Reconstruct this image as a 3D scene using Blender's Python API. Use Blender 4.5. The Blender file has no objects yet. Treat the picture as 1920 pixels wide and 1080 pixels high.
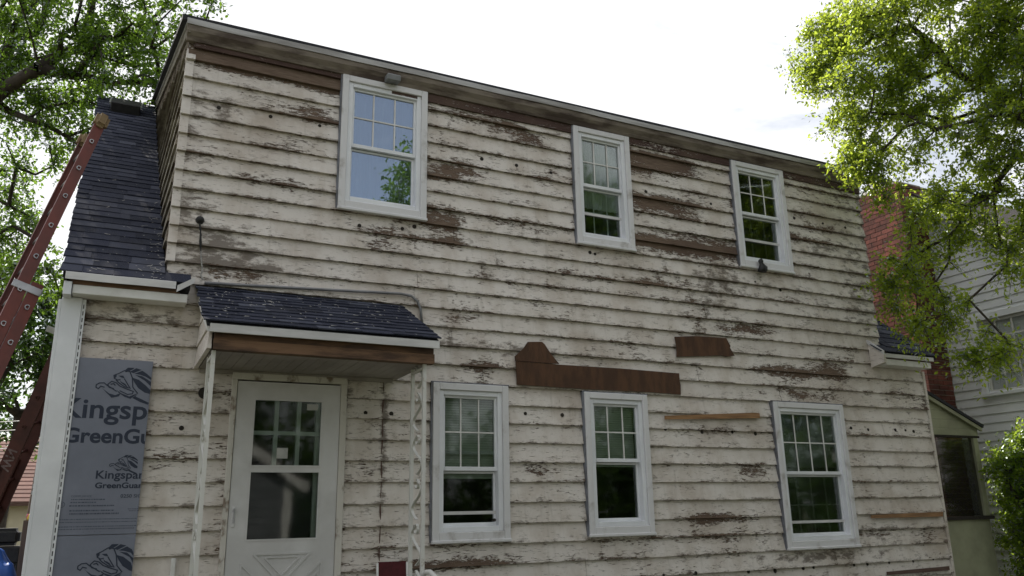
import bpy, bmesh, math, random
import numpy as np
from mathutils import Vector, Matrix

# ------------------------------------------------------------------ camera, sky, sun
SC = bpy.context.scene
COL = SC.collection
YAW, PITCH, ROLL, FPX = math.radians(26.5043), math.radians(15.4508), math.radians(-1.0605), 1516.53
CAM = Vector((0.0, -6.845, 1.55))

cam_data = bpy.data.cameras.new("camera")
cam_data.sensor_width = 36.0
cam_data.lens = FPX / 1920.0 * 36.0
cam_data.clip_start, cam_data.clip_end = 0.05, 3000.0
cam = bpy.data.objects.new("camera", cam_data)
COL.objects.link(cam)
_f = Vector((math.sin(YAW) * math.cos(PITCH), math.cos(YAW) * math.cos(PITCH), math.sin(PITCH)))
_r = Vector((math.cos(YAW), -math.sin(YAW), 0))
_u = _r.cross(_f)
_r2 = math.cos(ROLL) * _r + math.sin(ROLL) * _u
_u2 = -math.sin(ROLL) * _r + math.cos(ROLL) * _u
cam.matrix_world = Matrix(((_r2.x, _u2.x, -_f.x, CAM.x), (_r2.y, _u2.y, -_f.y, CAM.y), (_r2.z, _u2.z, -_f.z, CAM.z), (0, 0, 0, 1)))
SC.camera = cam

SUN_AZ, SUN_EL = math.radians(-16), math.radians(46)      # azimuth from +Y towards +X
world = bpy.data.worlds.new("World")
SC.world = world
world.use_nodes = True
wn, wl = world.node_tree.nodes, world.node_tree.links
sky = wn.new("ShaderNodeTexSky")
sky.sky_type = 'NISHITA'
sky.sun_disc = False
sky.sun_elevation, sky.sun_rotation = SUN_EL, SUN_AZ
sky.dust_density = 1.6
tc = wn.new("ShaderNodeTexCoord")
mp = wn.new("ShaderNodeMapping")
mp.inputs['Scale'].default_value = (1.0, 1.0, 1.9)
mp.inputs['Location'].default_value = (-2.0, -3.5, -4.1)
nz = wn.new("ShaderNodeTexNoise")
nz.inputs['Scale'].default_value = 2.1
nz.inputs['Detail'].default_value = 7
nz.inputs['Roughness'].default_value = 0.58
nz.inputs['Distortion'].default_value = 0.4
cr = wn.new("ShaderNodeMapRange")
cr.interpolation_type = 'SMOOTHSTEP'
cr.inputs['From Min'].default_value, cr.inputs['From Max'].default_value = 0.42, 0.54
cr.inputs['To Min'].default_value = 0.30
mx = wn.new("ShaderNodeMix")
mx.data_type = 'RGBA'
mx.inputs['B'].default_value = (9.5, 9.6, 9.8, 1)
wl.new(tc.outputs['Generated'], mp.inputs['Vector'])
wl.new(mp.outputs[0], nz.inputs['Vector'])
wl.new(nz.outputs['Fac'], cr.inputs['Value'])
wl.new(cr.outputs[0], mx.inputs['Factor'])
wl.new(sky.outputs[0], mx.inputs['A'])
wl.new(mx.outputs['Result'], wn['Background'].inputs['Color'])
wn['Background'].inputs['Strength'].default_value = 0.088

sun_data = bpy.data.lights.new("sun", 'SUN')
sun_data.energy, sun_data.angle, sun_data.color = 5.0, math.radians(0.55), (1.0, 0.94, 0.84)
sun = bpy.data.objects.new("sun", sun_data)
COL.objects.link(sun)
sd = Vector((math.sin(SUN_AZ) * math.cos(SUN_EL), math.cos(SUN_AZ) * math.cos(SUN_EL), math.sin(SUN_EL)))
sun.rotation_euler = sd.to_track_quat('Z', 'Y').to_euler()
sun.location = sd * 60

SC.view_settings.view_transform = 'Standard'
SC.view_settings.look = 'None'
SC.view_settings.exposure = 0.46
SC.view_settings.gamma = 1.0
SC.render.film_transparent = False
SC.cycles.use_denoising = True
SC.cycles.max_bounces = 8
SC.cycles.transparent_max_bounces = 16
SC.cycles.sample_clamp_indirect = 8.0

# ------------------------------------------------------------------ helpers
RND = random.Random(7)


def link(o, parent=None):
    COL.objects.link(o)
    if parent is not None:
        o.parent = parent
    return o


def tag(o, label=None, cat=None, group=None, kind=None):
    if label: o['label'] = label
    if cat: o['category'] = cat
    if group: o['group'] = group
    if kind: o['kind'] = kind
    return o


def thing(name, label, cat, loc=(0, 0, 0), group=None):
    o = bpy.data.objects.new(name, None)
    o.empty_display_size = 0.2
    o.location = loc
    link(o)
    return tag(o, label, cat, group)


def mesh_of(name, verts, faces, mat=None, smooth=False):
    me = bpy.data.meshes.new(name)
    me.from_pydata([tuple(v) for v in verts], [], [tuple(f) for f in faces])
    if mat: me.materials.append(mat)
    if smooth:
        me.polygons.foreach_set('use_smooth', [True] * len(me.polygons))
    me.update()
    return me


class MB:
    """collects boxes, bars and tubes into one mesh"""
    def __init__(s):
        s.v, s.f = [], []

    def add(s, verts, faces):
        b = len(s.v)
        s.v += [tuple(v) for v in verts]
        s.f += [tuple(i + b for i in f) for f in faces]
        return s

    def box(s, x0, x1, y0, y1, z0, z1):
        x0, x1 = min(x0, x1), max(x0, x1); y0, y1 = min(y0, y1), max(y0, y1); z0, z1 = min(z0, z1), max(z0, z1)
        return s.add([(x0, y0, z0), (x1, y0, z0), (x1, y1, z0), (x0, y1, z0), (x0, y0, z1), (x1, y0, z1), (x1, y1, z1), (x0, y1, z1)],
                     [(0, 3, 2, 1), (4, 5, 6, 7), (0, 1, 5, 4), (1, 2, 6, 5), (2, 3, 7, 6), (3, 0, 4, 7)])

    def obb(s, o, a, b, c):
        """box from corner o with edge vectors a, b, c"""
        o, a, b, c = map(Vector, (o, a, b, c))
        if a.cross(b).dot(c) < 0: a, b = b, a
        p = [o, o + a, o + a + b, o + b]
        return s.add(p + [q + c for q in p], [(0, 3, 2, 1), (4, 5, 6, 7), (0, 1, 5, 4), (1, 2, 6, 5), (2, 3, 7, 6), (3, 0, 4, 7)])

    def bar(s, p0, p1, w, d, up=(0, 0, 1)):
        """rectangular bar p0-p1, w wide, d deep"""
        p0, p1 = Vector(p0), Vector(p1)
        t = (p1 - p0)
        x = t.cross(Vector(up)).normalized()
        y = x.cross(t).normalized()
        return s.obb(p0 - x * w / 2 - y * d / 2, x * w, y * d, t)

    def tube(s, pts, r, n=8, caps=True):
        pts = [Vector(p) for p in pts]
        rs = r if isinstance(r, (list, tuple)) else [r] * len(pts)
        rings, prev = [], None
        for i, p in enumerate(pts):
            t = (pts[min(i + 1, len(pts) - 1)] - pts[max(i - 1, 0)]).normalized()
            a = prev if prev is not None else (Vector((0, 0, 1)) if abs(t.z) < 0.9 else Vector((1, 0, 0)))
            x = (a - t * a.dot(t)).normalized()
            prev = x
            y = t.cross(x)
            rings.append([p + (x * math.cos(k * 2 * math.pi / n) + y * math.sin(k * 2 * math.pi / n)) * rs[i] for k in range(n)])
        vs = [v for ring in rings for v in ring]
        fs = [(i * n + k, i * n + (k + 1) % n, (i + 1) * n + (k + 1) % n, (i + 1) * n + k) for i in range(len(pts) - 1) for k in range(n)]
        if caps:
            fs += [tuple(range(n - 1, -1, -1)), tuple((len(pts) - 1) * n + k for k in range(n))]
        return s.add(vs, fs)

    def prism(s, poly, off):
        """planar polygon of 3-D points pushed along off"""
        n = len(poly)
        off = Vector(off)
        p = [Vector(q) for q in poly]
        nrm = sum(((p[i]).cross(p[(i + 1) % n]) for i in range(n)), Vector())
        if nrm.dot(off) > 0: p = p[::-1]
        return s.add(p + [q + off for q in p], [tuple(range(n)), tuple(range(2 * n - 1, n - 1, -1))] +
                     [(i, n + i, n + (i + 1) % n, (i + 1) % n) for i in range(n)])

    def build(s, name, mat, parent=None, bevel=0.0, smooth=False, seg=1):
        me = mesh_of(name, s.v, s.f, mat, smooth)
        if bevel > 0:
            bm = bmesh.new(); bm.from_mesh(me)
            ed = [e for e in bm.edges if len(e.link_faces) == 2 and e.calc_face_angle(0) > 0.5]
            bmesh.ops.bevel(bm, geom=ed, offset=bevel, segments=seg, affect='EDGES', clamp_overlap=True)
            bm.to_mesh(me); bm.free()
        return link(bpy.data.objects.new(name, me), parent)


# ------------------------------------------------------------------ materials
def nodes_of(name):
    m = bpy.data.materials.new(name)
    m.use_nodes = True
    nt = m.node_tree
    b = nt.nodes['Principled BSDF']
    return m, nt, nt.nodes, nt.links, b


def N(nt, kind, **kw):
    n = nt.nodes.new(kind)
    for k, v in kw.items():
        if k in n.inputs: n.inputs[k].default_value = v
        else: setattr(n, k, v)
    return n


def noise(nt, vec, scale, detail=4, rough=0.55, dist=0.0):
    n = N(nt, 'ShaderNodeTexNoise', Scale=scale, Detail=detail, Roughness=rough, Distortion=dist)
    nt.links.new(vec, n.inputs['Vector'])
    return n.outputs['Fac']


def mapped(nt, vec, scale=(1, 1, 1), loc=(0, 0, 0)):
    m = N(nt, 'ShaderNodeMapping')
    m.inputs['Scale'].default_value = scale
    m.inputs['Location'].default_value = loc
    nt.links.new(vec, m.inputs['Vector'])
    return m.outputs[0]


def math_n(nt, op, a, b=None, clamp=False):
    n = N(nt, 'ShaderNodeMath', operation=op, use_clamp=clamp)
    for i, v in enumerate((a, b)):
        if v is None: continue
        if isinstance(v, (int, float)): n.inputs[i].default_value = v
        else: nt.links.new(v, n.inputs[i])
    return n.outputs[0]


def maprange(nt, v, a, b, c=0.0, d=1.0, smooth=True):
    n = N(nt, 'ShaderNodeMapRange')
    n.interpolation_type = 'SMOOTHSTEP' if smooth else 'LINEAR'
    for k, x in (('From Min', a), ('From Max', b), ('To Min', c), ('To Max', d)): n.inputs[k].default_value = x
    nt.links.new(v, n.inputs['Value'])
    return n.outputs[0]


def mixc(nt, fac, a, b):
    n = N(nt, 'ShaderNodeMix', data_type='RGBA')
    for key, v in (('Factor', fac), ('A', a), ('B', b)):
        s = n.inputs[key] if key == 'Factor' else [i for i in n.inputs if i.name == key and i.type == 'RGBA'][0]
        if isinstance(v, (int, float)): s.default_value = v
        elif isinstance(v, (tuple, list)): s.default_value = (*v[:3], 1)
        else: nt.links.new(v, s)
    return [o for o in n.outputs if o.type == 'RGBA'][0]


def bump(nt, h, strength, dist=0.01):
    n = N(nt, 'ShaderNodeBump', Strength=strength, Distance=dist)
    nt.links.new(h, n.inputs['Height'])
    return n.outputs[0]


def simple(name, c1, c2=None, scale=6.0, rough=0.6, stretch=(1, 1, 1), bmp=0.15, spec=0.4, metal=0.0, lo=0.35, hi=0.65, per_obj=0.0, coord='P'):
    m, nt, nd, lk, b = nodes_of(name)
    c2 = c2 or tuple(x * 0.75 for x in c1)
    pos = N(nt, 'ShaderNodeNewGeometry').outputs['Position'] if coord == 'P' else N(nt, 'ShaderNodeTexCoord').outputs['Object']
    v = mapped(nt, pos, stretch)
    f = noise(nt, v, scale, 6, 0.6)
    col = mixc(nt, maprange(nt, f, lo, hi), c1, c2)
    if per_obj:
        oi = N(nt, 'ShaderNodeObjectInfo').outputs['Random']
        hsv = N(nt, 'ShaderNodeHueSaturation')
        lk.new(col, hsv.inputs['Color'])
        lk.new(maprange(nt, oi, 0, 1, 1 - per_obj, 1 + per_obj, False), hsv.inputs['Value'])
        col = hsv.outputs[0]
    lk.new(col, b.inputs['Base Color'])
    b.inputs['Roughness'].default_value = rough
    b.inputs['Specular IOR Level'].default_value = spec
    b.inputs['Metallic'].default_value = metal
    if bmp:
        lk.new(bump(nt, noise(nt, v, scale * 5, 5, 0.65), bmp, 0.01), b.inputs['Normal'])
    return m


def paint_peel(name, white=(0.70, 0.65, 0.605), dirty=(0.54, 0.475, 0.415), wood=(0.10, 0.066, 0.047), wood2=(0.185, 0.135, 0.10), thr=0.865):
    """old white paint flaking off weathered wood; bias comes from the boards' own wear and lap-shade attributes"""
    m, nt, nd, lk, b = nodes_of(name)
    pos = N(nt, 'ShaderNodeNewGeometry').outputs['Position']
    oi = N(nt, 'ShaderNodeObjectInfo').outputs['Random']
    def attr(a):
        n = N(nt, 'ShaderNodeAttribute'); n.attribute_name = a
        return n.outputs['Fac']
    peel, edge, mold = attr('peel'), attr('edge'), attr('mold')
    big = noise(nt, mapped(nt, pos, (0.55, 1, 2.6)), 1.7, 3, 0.5)
    mid = noise(nt, mapped(nt, pos, (1.0, 1, 2.4), (3, 1, 7)), 3.6, 8, 0.70, 0.5)
    fine = noise(nt, mapped(nt, pos, (1.0, 1, 4.6), (1, 5, 2)), 19.0, 8, 0.72, 0.7)
    tot = math_n(nt, 'ADD', math_n(nt, 'MULTIPLY', mid, 0.46), math_n(nt, 'MULTIPLY', fine, 0.70))
    tot = math_n(nt, 'ADD', tot, math_n(nt, 'MULTIPLY', big, 0.26))
    tot = math_n(nt, 'ADD', tot, math_n(nt, 'MULTIPLY', peel, 0.50))
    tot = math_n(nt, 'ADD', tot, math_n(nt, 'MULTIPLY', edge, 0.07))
    tot = math_n(nt, 'ADD', tot, math_n(nt, 'MULTIPLY', oi, 0.05))
    mask = maprange(nt, tot, thr, thr + 0.016)
    rim = maprange(nt, tot, thr - 0.05, thr)
    # short cracks along the grain where the film is about to lift
    ck = noise(nt, mapped(nt, pos, (1.6, 1, 30), (7, 7, 7)), 6.0, 4, 0.6, 0.3)
    ck = maprange(nt, math_n(nt, 'ADD', ck, math_n(nt, 'MULTIPLY', tot, 0.45)), 0.985, 1.01)
    mask = math_n(nt, 'MAXIMUM', mask, math_n(nt, 'MULTIPLY', ck, 0.85))
    # paint film
    st = noise(nt, mapped(nt, pos, (1.6, 1, 1.1), (9, 3, 1)), 2.6, 6, 0.62)
    film = mixc(nt, maprange(nt, st, 0.38, 0.75), white, dirty)
    oi2 = math_n(nt, 'FRACT', math_n(nt, 'MULTIPLY', oi, 7.31))
    film = mixc(nt, math_n(nt, 'MULTIPLY', oi2, 0.25), film, (0.50, 0.455, 0.41))
    stn = noise(nt, mapped(nt, pos, (0.8, 1, 1.3), (6, 1, 8)), 1.25, 5, 0.6)
    film = mixc(nt, maprange(nt, stn, 0.50, 0.74, 0, 0.5), film, (0.27, 0.20, 0.135))
    streak = noise(nt, mapped(nt, pos, (9, 1, 0.9), (2, 2, 2)), 2.2, 5, 0.6)
    film = mixc(nt, maprange(nt, streak, 0.56, 0.8, 0, 0.35), film, (0.27, 0.235, 0.18))
    # mildew along the laps and where water ran, plus painted shadow at the laps
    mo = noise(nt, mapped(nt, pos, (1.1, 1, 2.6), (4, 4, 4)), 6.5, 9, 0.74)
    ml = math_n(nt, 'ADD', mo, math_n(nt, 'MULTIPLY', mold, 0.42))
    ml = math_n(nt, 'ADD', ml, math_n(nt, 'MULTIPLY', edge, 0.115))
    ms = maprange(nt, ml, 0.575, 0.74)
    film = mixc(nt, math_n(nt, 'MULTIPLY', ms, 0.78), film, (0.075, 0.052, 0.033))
    film = mixc(nt, math_n(nt, 'MULTIPLY', rim, 0.25), film, (0.30, 0.26, 0.21))
    # bare wood
    gr = noise(nt, mapped(nt, pos, (1.5, 1, 26), (0, 0, 3)), 5.0, 5, 0.6)
    wd = mixc(nt, maprange(nt, gr, 0.3, 0.7), wood, wood2)
    wd = mixc(nt, maprange(nt, noise(nt, pos, 1.3, 3), 0.45, 0.7), wd, (0.105, 0.07, 0.054))
    col = mixc(nt, mask, film, wd)
    lk.new(col, b.inputs['Base Color'])
    lk.new(maprange(nt, mask, 0, 1, 0.62, 0.9, False), b.inputs['Roughness'])
    b.inputs['Specular IOR Level'].default_value = 0.25
    h = math_n(nt, 'SUBTRACT', math_n(nt, 'MULTIPLY', noise(nt, mapped(nt, pos, (1, 1, 8)), 30, 4), 0.25), mask)
    lk.new(bump(nt, h, 0.9, 0.008), b.inputs['Normal'])
    return m


def shingle_mat(name, a, b_, c):
    m, nt, nd, lk, b = nodes_of(name)
    oi = N(nt, 'ShaderNodeObjectInfo').outputs['Random']
    pos = N(nt, 'ShaderNodeNewGeometry').outputs['Position']
    base = mixc(nt, maprange(nt, oi, 0.1, 0.65, smooth=False), a, b_)
    base = mixc(nt, maprange(nt, oi, 0.74, 1.0, smooth=False), base, c)
    spk = noise(nt, pos, 260, 2, 0.5)
    col = mixc(nt, maprange(nt, spk, 0.45, 0.75), base, tuple(x * 2.4 for x in b_))
    dirt = noise(nt, pos, 2.5, 5, 0.6)
    col = mixc(nt, maprange(nt, dirt, 0.5, 0.8, 0, 0.35), col, (0.05, 0.047, 0.045))
    lk.new(col, b.inputs['Base Color'])
    b.inputs['Roughness'].default_value = 0.88
    b.inputs['Specular IOR Level'].default_value = 0.22
    lk.new(bump(nt, spk, 0.6, 0.004), b.inputs['Normal'])
    return m


def leaf_mat(name, dark, light, trans=0.5, tcol=None):
    m, nt, nd, lk, b = nodes_of(name)
    nd.remove(b)
    a = N(nt, 'ShaderNodeAttribute'); a.attribute_name = 'rnd'
    col = mixc(nt, a.outputs['Fac'], dark, light)
    tc_ = tcol or (light[0] * 2.4, light[1] * 2.1, light[2] * 1.0)
    tcm = mixc(nt, a.outputs['Fac'], tuple(x * 0.75 for x in tc_), tc_)
    d = N(nt, 'ShaderNodeBsdfDiffuse'); lk.new(col, d.inputs['Color'])
    t = N(nt, 'ShaderNodeBsdfTranslucent'); lk.new(tcm, t.inputs['Color'])
    g = N(nt, 'ShaderNodeBsdfGlossy', Roughness=0.45); g.inputs['Color'].default_value = (0.26, 0.3, 0.27, 1)
    mx1 = N(nt, 'ShaderNodeMixShader'); mx1.inputs[0].default_value = trans
    lk.new(d.outputs[0], mx1.inputs[1]); lk.new(t.outputs[0], mx1.inputs[2])
    fr = N(nt, 'ShaderNodeFresnel', IOR=1.22)
    mx2 = N(nt, 'ShaderNodeMixShader')
    lk.new(fr.outputs[0], mx2.inputs[0]); lk.new(mx1.outputs[0], mx2.inputs[1]); lk.new(g.outputs[0], mx2.inputs[2])
    lk.new(mx2.outputs[0], nd['Material Output'].inputs['Surface'])
    return m


def glass_mat(name, tint=(0.75, 0.8, 0.78), refl=2.0, base=0.05, rough=0.0, rcol=(1, 1, 1)):
    """thin glazing: see-through with a Fresnel mirror (double panes mirror more)"""
    m, nt, nd, lk, b = nodes_of(name)
    nd.remove(b)
    t = N(nt, 'ShaderNodeBsdfTransparent'); t.inputs['Color'].default_value = (*tint, 1)
    g = N(nt, 'ShaderNodeBsdfGlossy', Roughness=rough); g.inputs['Color'].default_value = (*rcol, 1)
    pos = N(nt, 'ShaderNodeNewGeometry').outputs['Position']
    lk.new(bump(nt, noise(nt, pos, 1.6, 2, 0.4), 0.05, 0.05), g.inputs['Normal'])
    fr = N(nt, 'ShaderNodeFresnel', IOR=1.5)
    k = math_n(nt, 'ADD', math_n(nt, 'MULTIPLY', fr.outputs[0], refl), base, True)
    mx_ = N(nt, 'ShaderNodeMixShader')
    lk.new(k, mx_.inputs[0]); lk.new(t.outputs[0], mx_.inputs[1]); lk.new(g.outputs[0], mx_.inputs[2])
    lk.new(mx_.outputs[0], nd['Material Output'].inputs['Surface'])
    return m


M = {}
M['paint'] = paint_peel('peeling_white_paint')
M['paint_worn'] = paint_peel('mostly_bare_frieze', white=(0.46, 0.42, 0.39), thr=0.645, wood=(0.055, 0.032, 0.028), wood2=(0.095, 0.06, 0.05))
M['brown'] = simple('old_brown_board', (0.085, 0.043, 0.032), (0.13, 0.085, 0.07), 5, 0.85, (0.7, 1, 6), 0.4)
M['mould'] = simple('weathered_grey_moulding', (0.215, 0.18, 0.145), (0.07, 0.05, 0.04), 3.2, 0.8, (0.8, 1, 3.5), 0.3)
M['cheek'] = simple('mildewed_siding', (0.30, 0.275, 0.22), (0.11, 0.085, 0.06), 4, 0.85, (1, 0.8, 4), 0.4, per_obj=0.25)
M['drip'] = simple('white_metal_edge', (0.66, 0.65, 0.65), (0.52, 0.51, 0.51), 2.5, 0.4, (1, 1, 4), 0.05)
M['drip_old'] = simple('dull_metal_edge', (0.46, 0.45, 0.45), (0.25, 0.235, 0.225), 2.2, 0.55, (0.6, 1, 5), 0.1)
M['white'] = simple('white_trim_paint', (0.72, 0.71, 0.69), (0.60, 0.585, 0.56), 3.5, 0.5, (1, 1, 1), 0.08)
M['vinyl'] = simple('white_vinyl', (0.78, 0.79, 0.82), (0.68, 0.69, 0.72), 2.0, 0.38, (1, 1, 1), 0.03)
M['casing'] = simple('scuffed_white_casing', (0.66, 0.65, 0.66), (0.34, 0.31, 0.29), 5.5, 0.55, (1, 1, 0.8), 0.15, lo=0.52, hi=0.78)
M['casing_side'] = simple('grey_flashing', (0.19, 0.20, 0.23), (0.11, 0.11, 0.12), 8, 0.55)
M['door'] = simple('white_storm_door', (0.63, 0.62, 0.615), (0.52, 0.51, 0.50), 2.2, 0.42, (1, 1, 1), 0.03)
M['old_jamb'] = simple('flaking_door_casing', (0.58, 0.55, 0.50), (0.22, 0.17, 0.13), 9, 0.75, (1, 1, 0.6), 0.3, lo=0.52, hi=0.66)
M['glass'] = glass_mat('window_glass', refl=0.9, base=0.0, rough=0.045)
M['glass_blue'] = glass_mat('coated_window_glass', refl=2.4, base=0.22, rcol=(0.78, 0.86, 1.0))
M['glass_clear'] = glass_mat('clear_glass', tint=(0.95, 0.96, 0.96), refl=0.6, base=0.0)
M['blind'] = simple('pale_blind', (0.72, 0.74, 0.64), (0.60, 0.62, 0.53), 3, 0.6, bmp=0)
M['curtain'] = simple('white_curtain', (0.55, 0.56, 0.53), (0.4, 0.41, 0.38), 3, 0.8, (6, 1, 0.3), 0.3)
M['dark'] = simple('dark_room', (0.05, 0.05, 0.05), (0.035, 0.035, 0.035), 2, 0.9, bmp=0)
M['black'] = simple('black_rubber', (0.012, 0.012, 0.013), (0.02, 0.02, 0.02), 20, 0.6)
M['hole'] = simple('dark_plug', (0.018, 0.015, 0.012), (0.035, 0.028, 0.022), 30, 0.9)
M['sheath'] = simple('old_sheathing', (0.16, 0.12, 0.085), (0.10, 0.075, 0.055), 3, 0.9, (1, 1, 5))
M['shingle'] = shingle_mat('blue_black_shingle', (0.012, 0.014, 0.024), (0.026, 0.029, 0.046), (0.075, 0.08, 0.105))
M['shingle_dark'] = simple('shingle_underlay', (0.02, 0.021, 0.026), (0.03, 0.03, 0.036), 20, 0.9)
M['beam'] = simple('raw_brown_beam', (0.14, 0.075, 0.04), (0.05, 0.028, 0.018), 3.0, 0.75, (0.8, 1, 5), 0.4)
M['beam2'] = simple('split_paint_beam', (0.19, 0.108, 0.062), (0.06, 0.034, 0.022), 3.6, 0.8, (0.7, 1, 4), 0.5)
M['soffit'] = simple('grey_soffit', (0.34, 0.31, 0.285), (0.24, 0.215, 0.195), 2.6, 0.75, (1, 0.5, 1), 0.15)
M['iron'] = simple('white_iron', (0.62, 0.61, 0.58), (0.35, 0.29, 0.23), 14, 0.55, lo=0.6, hi=0.75)
M['conduit'] = simple('grey_conduit', (0.26, 0.26, 0.27), (0.18, 0.18, 0.19), 6, 0.45, metal=0.3)
M['patch'] = simple('brown_felt_patch', (0.105, 0.052, 0.028), (0.065, 0.034, 0.02), 5, 0.9, (3, 1, 0.8), 0.35)
M['lath'] = simple('bare_tan_lath', (0.34, 0.19, 0.09), (0.21, 0.115, 0.055), 5, 0.8, (0.6, 1, 6), 0.3)
M['foam'] = simple('grey_blue_facing', (0.20, 0.215, 0.27), (0.165, 0.178, 0.225), 2.4, 0.45, (1, 1, 1), 0.06)
M['print'] = simple('dark_blue_print', (0.018, 0.026, 0.05), (0.022, 0.03, 0.055), 4, 0.5, bmp=0)
M['print2'] = simple('faded_blue_print', (0.055, 0.065, 0.10), (0.09, 0.10, 0.14), 30, 0.5, bmp=0)
M['foam_edge'] = simple('foam_edge', (0.10, 0.12, 0.18), (0.08, 0.09, 0.14), 5, 0.7)
M['fibre'] = simple('red_fibreglass', (0.17, 0.042, 0.032), (0.115, 0.034, 0.027), 5, 0.55, (1, 1, 0.5), 0.12)
M['fibre_shaded'] = simple('shaded_red_fibreglass', (0.085, 0.028, 0.024), (0.055, 0.02, 0.018), 5, 0.65)  # darker than the first ladder's red: its shade is in the colour
M['alu'] = simple('worn_aluminium', (0.45, 0.45, 0.46), (0.30, 0.30, 0.31), 10, 0.4, metal=0.6)
M['mitt'] = simple('tan_end_cap', (0.26, 0.185, 0.10), (0.20, 0.14, 0.075), 12, 0.85)
M['fadetext'] = simple('faded_white_letters', (0.22, 0.17, 0.17), (0.14, 0.10, 0.10), 25, 0.7, bmp=0)
M['bark'] = simple('bark', (0.060, 0.048, 0.038), (0.030, 0.024, 0.02), 7, 0.95, (1, 1, 0.4), 0.6)
M['leaf_l'] = leaf_mat('locust_leaf', (0.030, 0.062, 0.014), (0.075, 0.125, 0.022), 0.5, (0.25, 0.42, 0.045))
M['leaf_r'] = leaf_mat('elm_leaf', (0.055, 0.10, 0.018), (0.125, 0.185, 0.03), 0.6, (0.60, 0.74, 0.08))
M['leaf_d'] = leaf_mat('dark_leaf', (0.026, 0.052, 0.014), (0.06, 0.10, 0.022), 0.42, (0.14, 0.26, 0.04))
M['leaf_b'] = leaf_mat('shrub_leaf', (0.055, 0.105, 0.018), (0.12, 0.19, 0.03), 0.55, (0.50, 0.68, 0.07))
M['grass'] = simple('lawn', (0.07, 0.076, 0.036), (0.10, 0.098, 0.06), 3.0, 0.95, bmp=0.6)
M['concrete'] = simple('concrete_stoop', (0.30, 0.29, 0.27), (0.22, 0.21, 0.20), 6, 0.9)
M['brick'] = simple('red_brick', (0.20, 0.062, 0.045), (0.115, 0.042, 0.034), 6, 0.9, bmp=0.5, per_obj=0.45)
M['mortar'] = simple('mortar', (0.36, 0.32, 0.29), (0.27, 0.235, 0.21), 12, 0.95, bmp=0.3)
M['nsiding'] = simple('neighbour_white_siding', (0.82, 0.83, 0.85), (0.76, 0.77, 0.79), 2, 0.55, (1, 1, 1), 0.05, per_obj=0.03)
M['nroof'] = simple('neighbour_roof', (0.07, 0.055, 0.05), (0.045, 0.038, 0.036), 9, 0.9, bmp=0.5)
M['tinted_panel'] = simple('foliage_tinted_porch', (0.33, 0.335, 0.225), (0.24, 0.245, 0.165), 2.2, 0.65, (1, 1, 1), 0.1)  # green tint of foliage light is put into this colour
M['cream'] = simple('cream_stucco', (0.62, 0.56, 0.40), (0.55, 0.49, 0.35), 2, 0.85)
M['redroof'] = simple('red_brown_roof', (0.20, 0.105, 0.085), (0.15, 0.08, 0.068), 10, 0.9, (1, 1, 4), 0.4, per_obj=0.18)
M['pole'] = simple('weathered_pole', (0.15, 0.105, 0.08), (0.09, 0.065, 0.05), 6, 0.9, (1, 1, 0.2), 0.4)
M['tarp'] = simple('blue_tarp', (0.02, 0.10, 0.42), (0.015, 0.07, 0.30), 5, 0.4, bmp=0.3)
M['garage'] = simple('grey_garage_siding', (0.16, 0.165, 0.18), (0.12, 0.125, 0.135), 3, 0.7)
M['red_cloth'] = simple('dark_red_webbing', (0.075, 0.008, 0.012), (0.055, 0.006, 0.009), 20, 0.8)
M['yellow'] = simple('yellow_plastic', (0.7, 0.45, 0.03), None, 5, 0.4)
M['pink'] = simple('pink_plastic', (0.6, 0.08, 0.2), None, 5, 0.4)
M['grey_lamp'] = simple('grey_lamp_housing', (0.24, 0.245, 0.25), (0.18, 0.185, 0.19), 8, 0.5)
M['sticker'] = simple('paper_sticker', (0.5, 0.5, 0.48), (0.38, 0.38, 0.36), 18, 0.8)
M['chip'] = simple('paint_chip', (0.42, 0.41, 0.39), (0.2, 0.19, 0.18), 60, 0.8, bmp=0)


def screen_mat():
    m, nt, nd, lk, b = nodes_of('insect_screen')
    nd.remove(b)
    t = N(nt, 'ShaderNodeBsdfTransparent')
    d = N(nt, 'ShaderNodeBsdfDiffuse'); d.inputs['Color'].default_value = (0.02, 0.02, 0.02, 1)
    g = N(nt, 'ShaderNodeBsdfGlossy', Roughness=0.08)
    mx_ = N(nt, 'ShaderNodeMixShader'); mx_.inputs[0].default_value = 0.36
    lk.new(t.outputs[0], mx_.inputs[1]); lk.new(d.outputs[0], mx_.inputs[2])
    m2 = N(nt, 'ShaderNodeMixShader'); m2.inputs[0].default_value = 0.06
    lk.new(mx_.outputs[0], m2.inputs[1]); lk.new(g.outputs[0], m2.inputs[2])
    lk.new(m2.outputs[0], nd['Material Output'].inputs['Surface'])
    return m


M['screen'] = screen_mat()


# ------------------------------------------------------------------ lettering (made before the scene fills up)
def text_mesh(body, bold=0.0):
    cu = bpy.data.curves.new('lettering', 'FONT')
    cu.body = body
    cu.size = 1.0
    cu.offset = bold
    cu.resolution_u = 4
    o = bpy.data.objects.new('lettering', cu)
    COL.objects.link(o)
    me = bpy.data.meshes.new_from_object(o.evaluated_get(bpy.context.evaluated_depsgraph_get()))
    v = [tuple(q.co) for q in me.vertices]
    f = [tuple(q.vertices) for q in me.polygons]
    bpy.data.objects.remove(o)
    bpy.data.curves.remove(cu)
    bpy.data.meshes.remove(me)
    return v, f


TXT = {'K': text_mesh('Kingspan', 0.018), 'G': text_mesh('GreenGuard', 0.028), 'N': text_mesh('0250 SIC', 0.004),
       'C': text_mesh('COMPLIANCE', 0.0), 'E': text_mesh('ETL', 0.01), 'W': text_mesh('WN', 0.02)}


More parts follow.
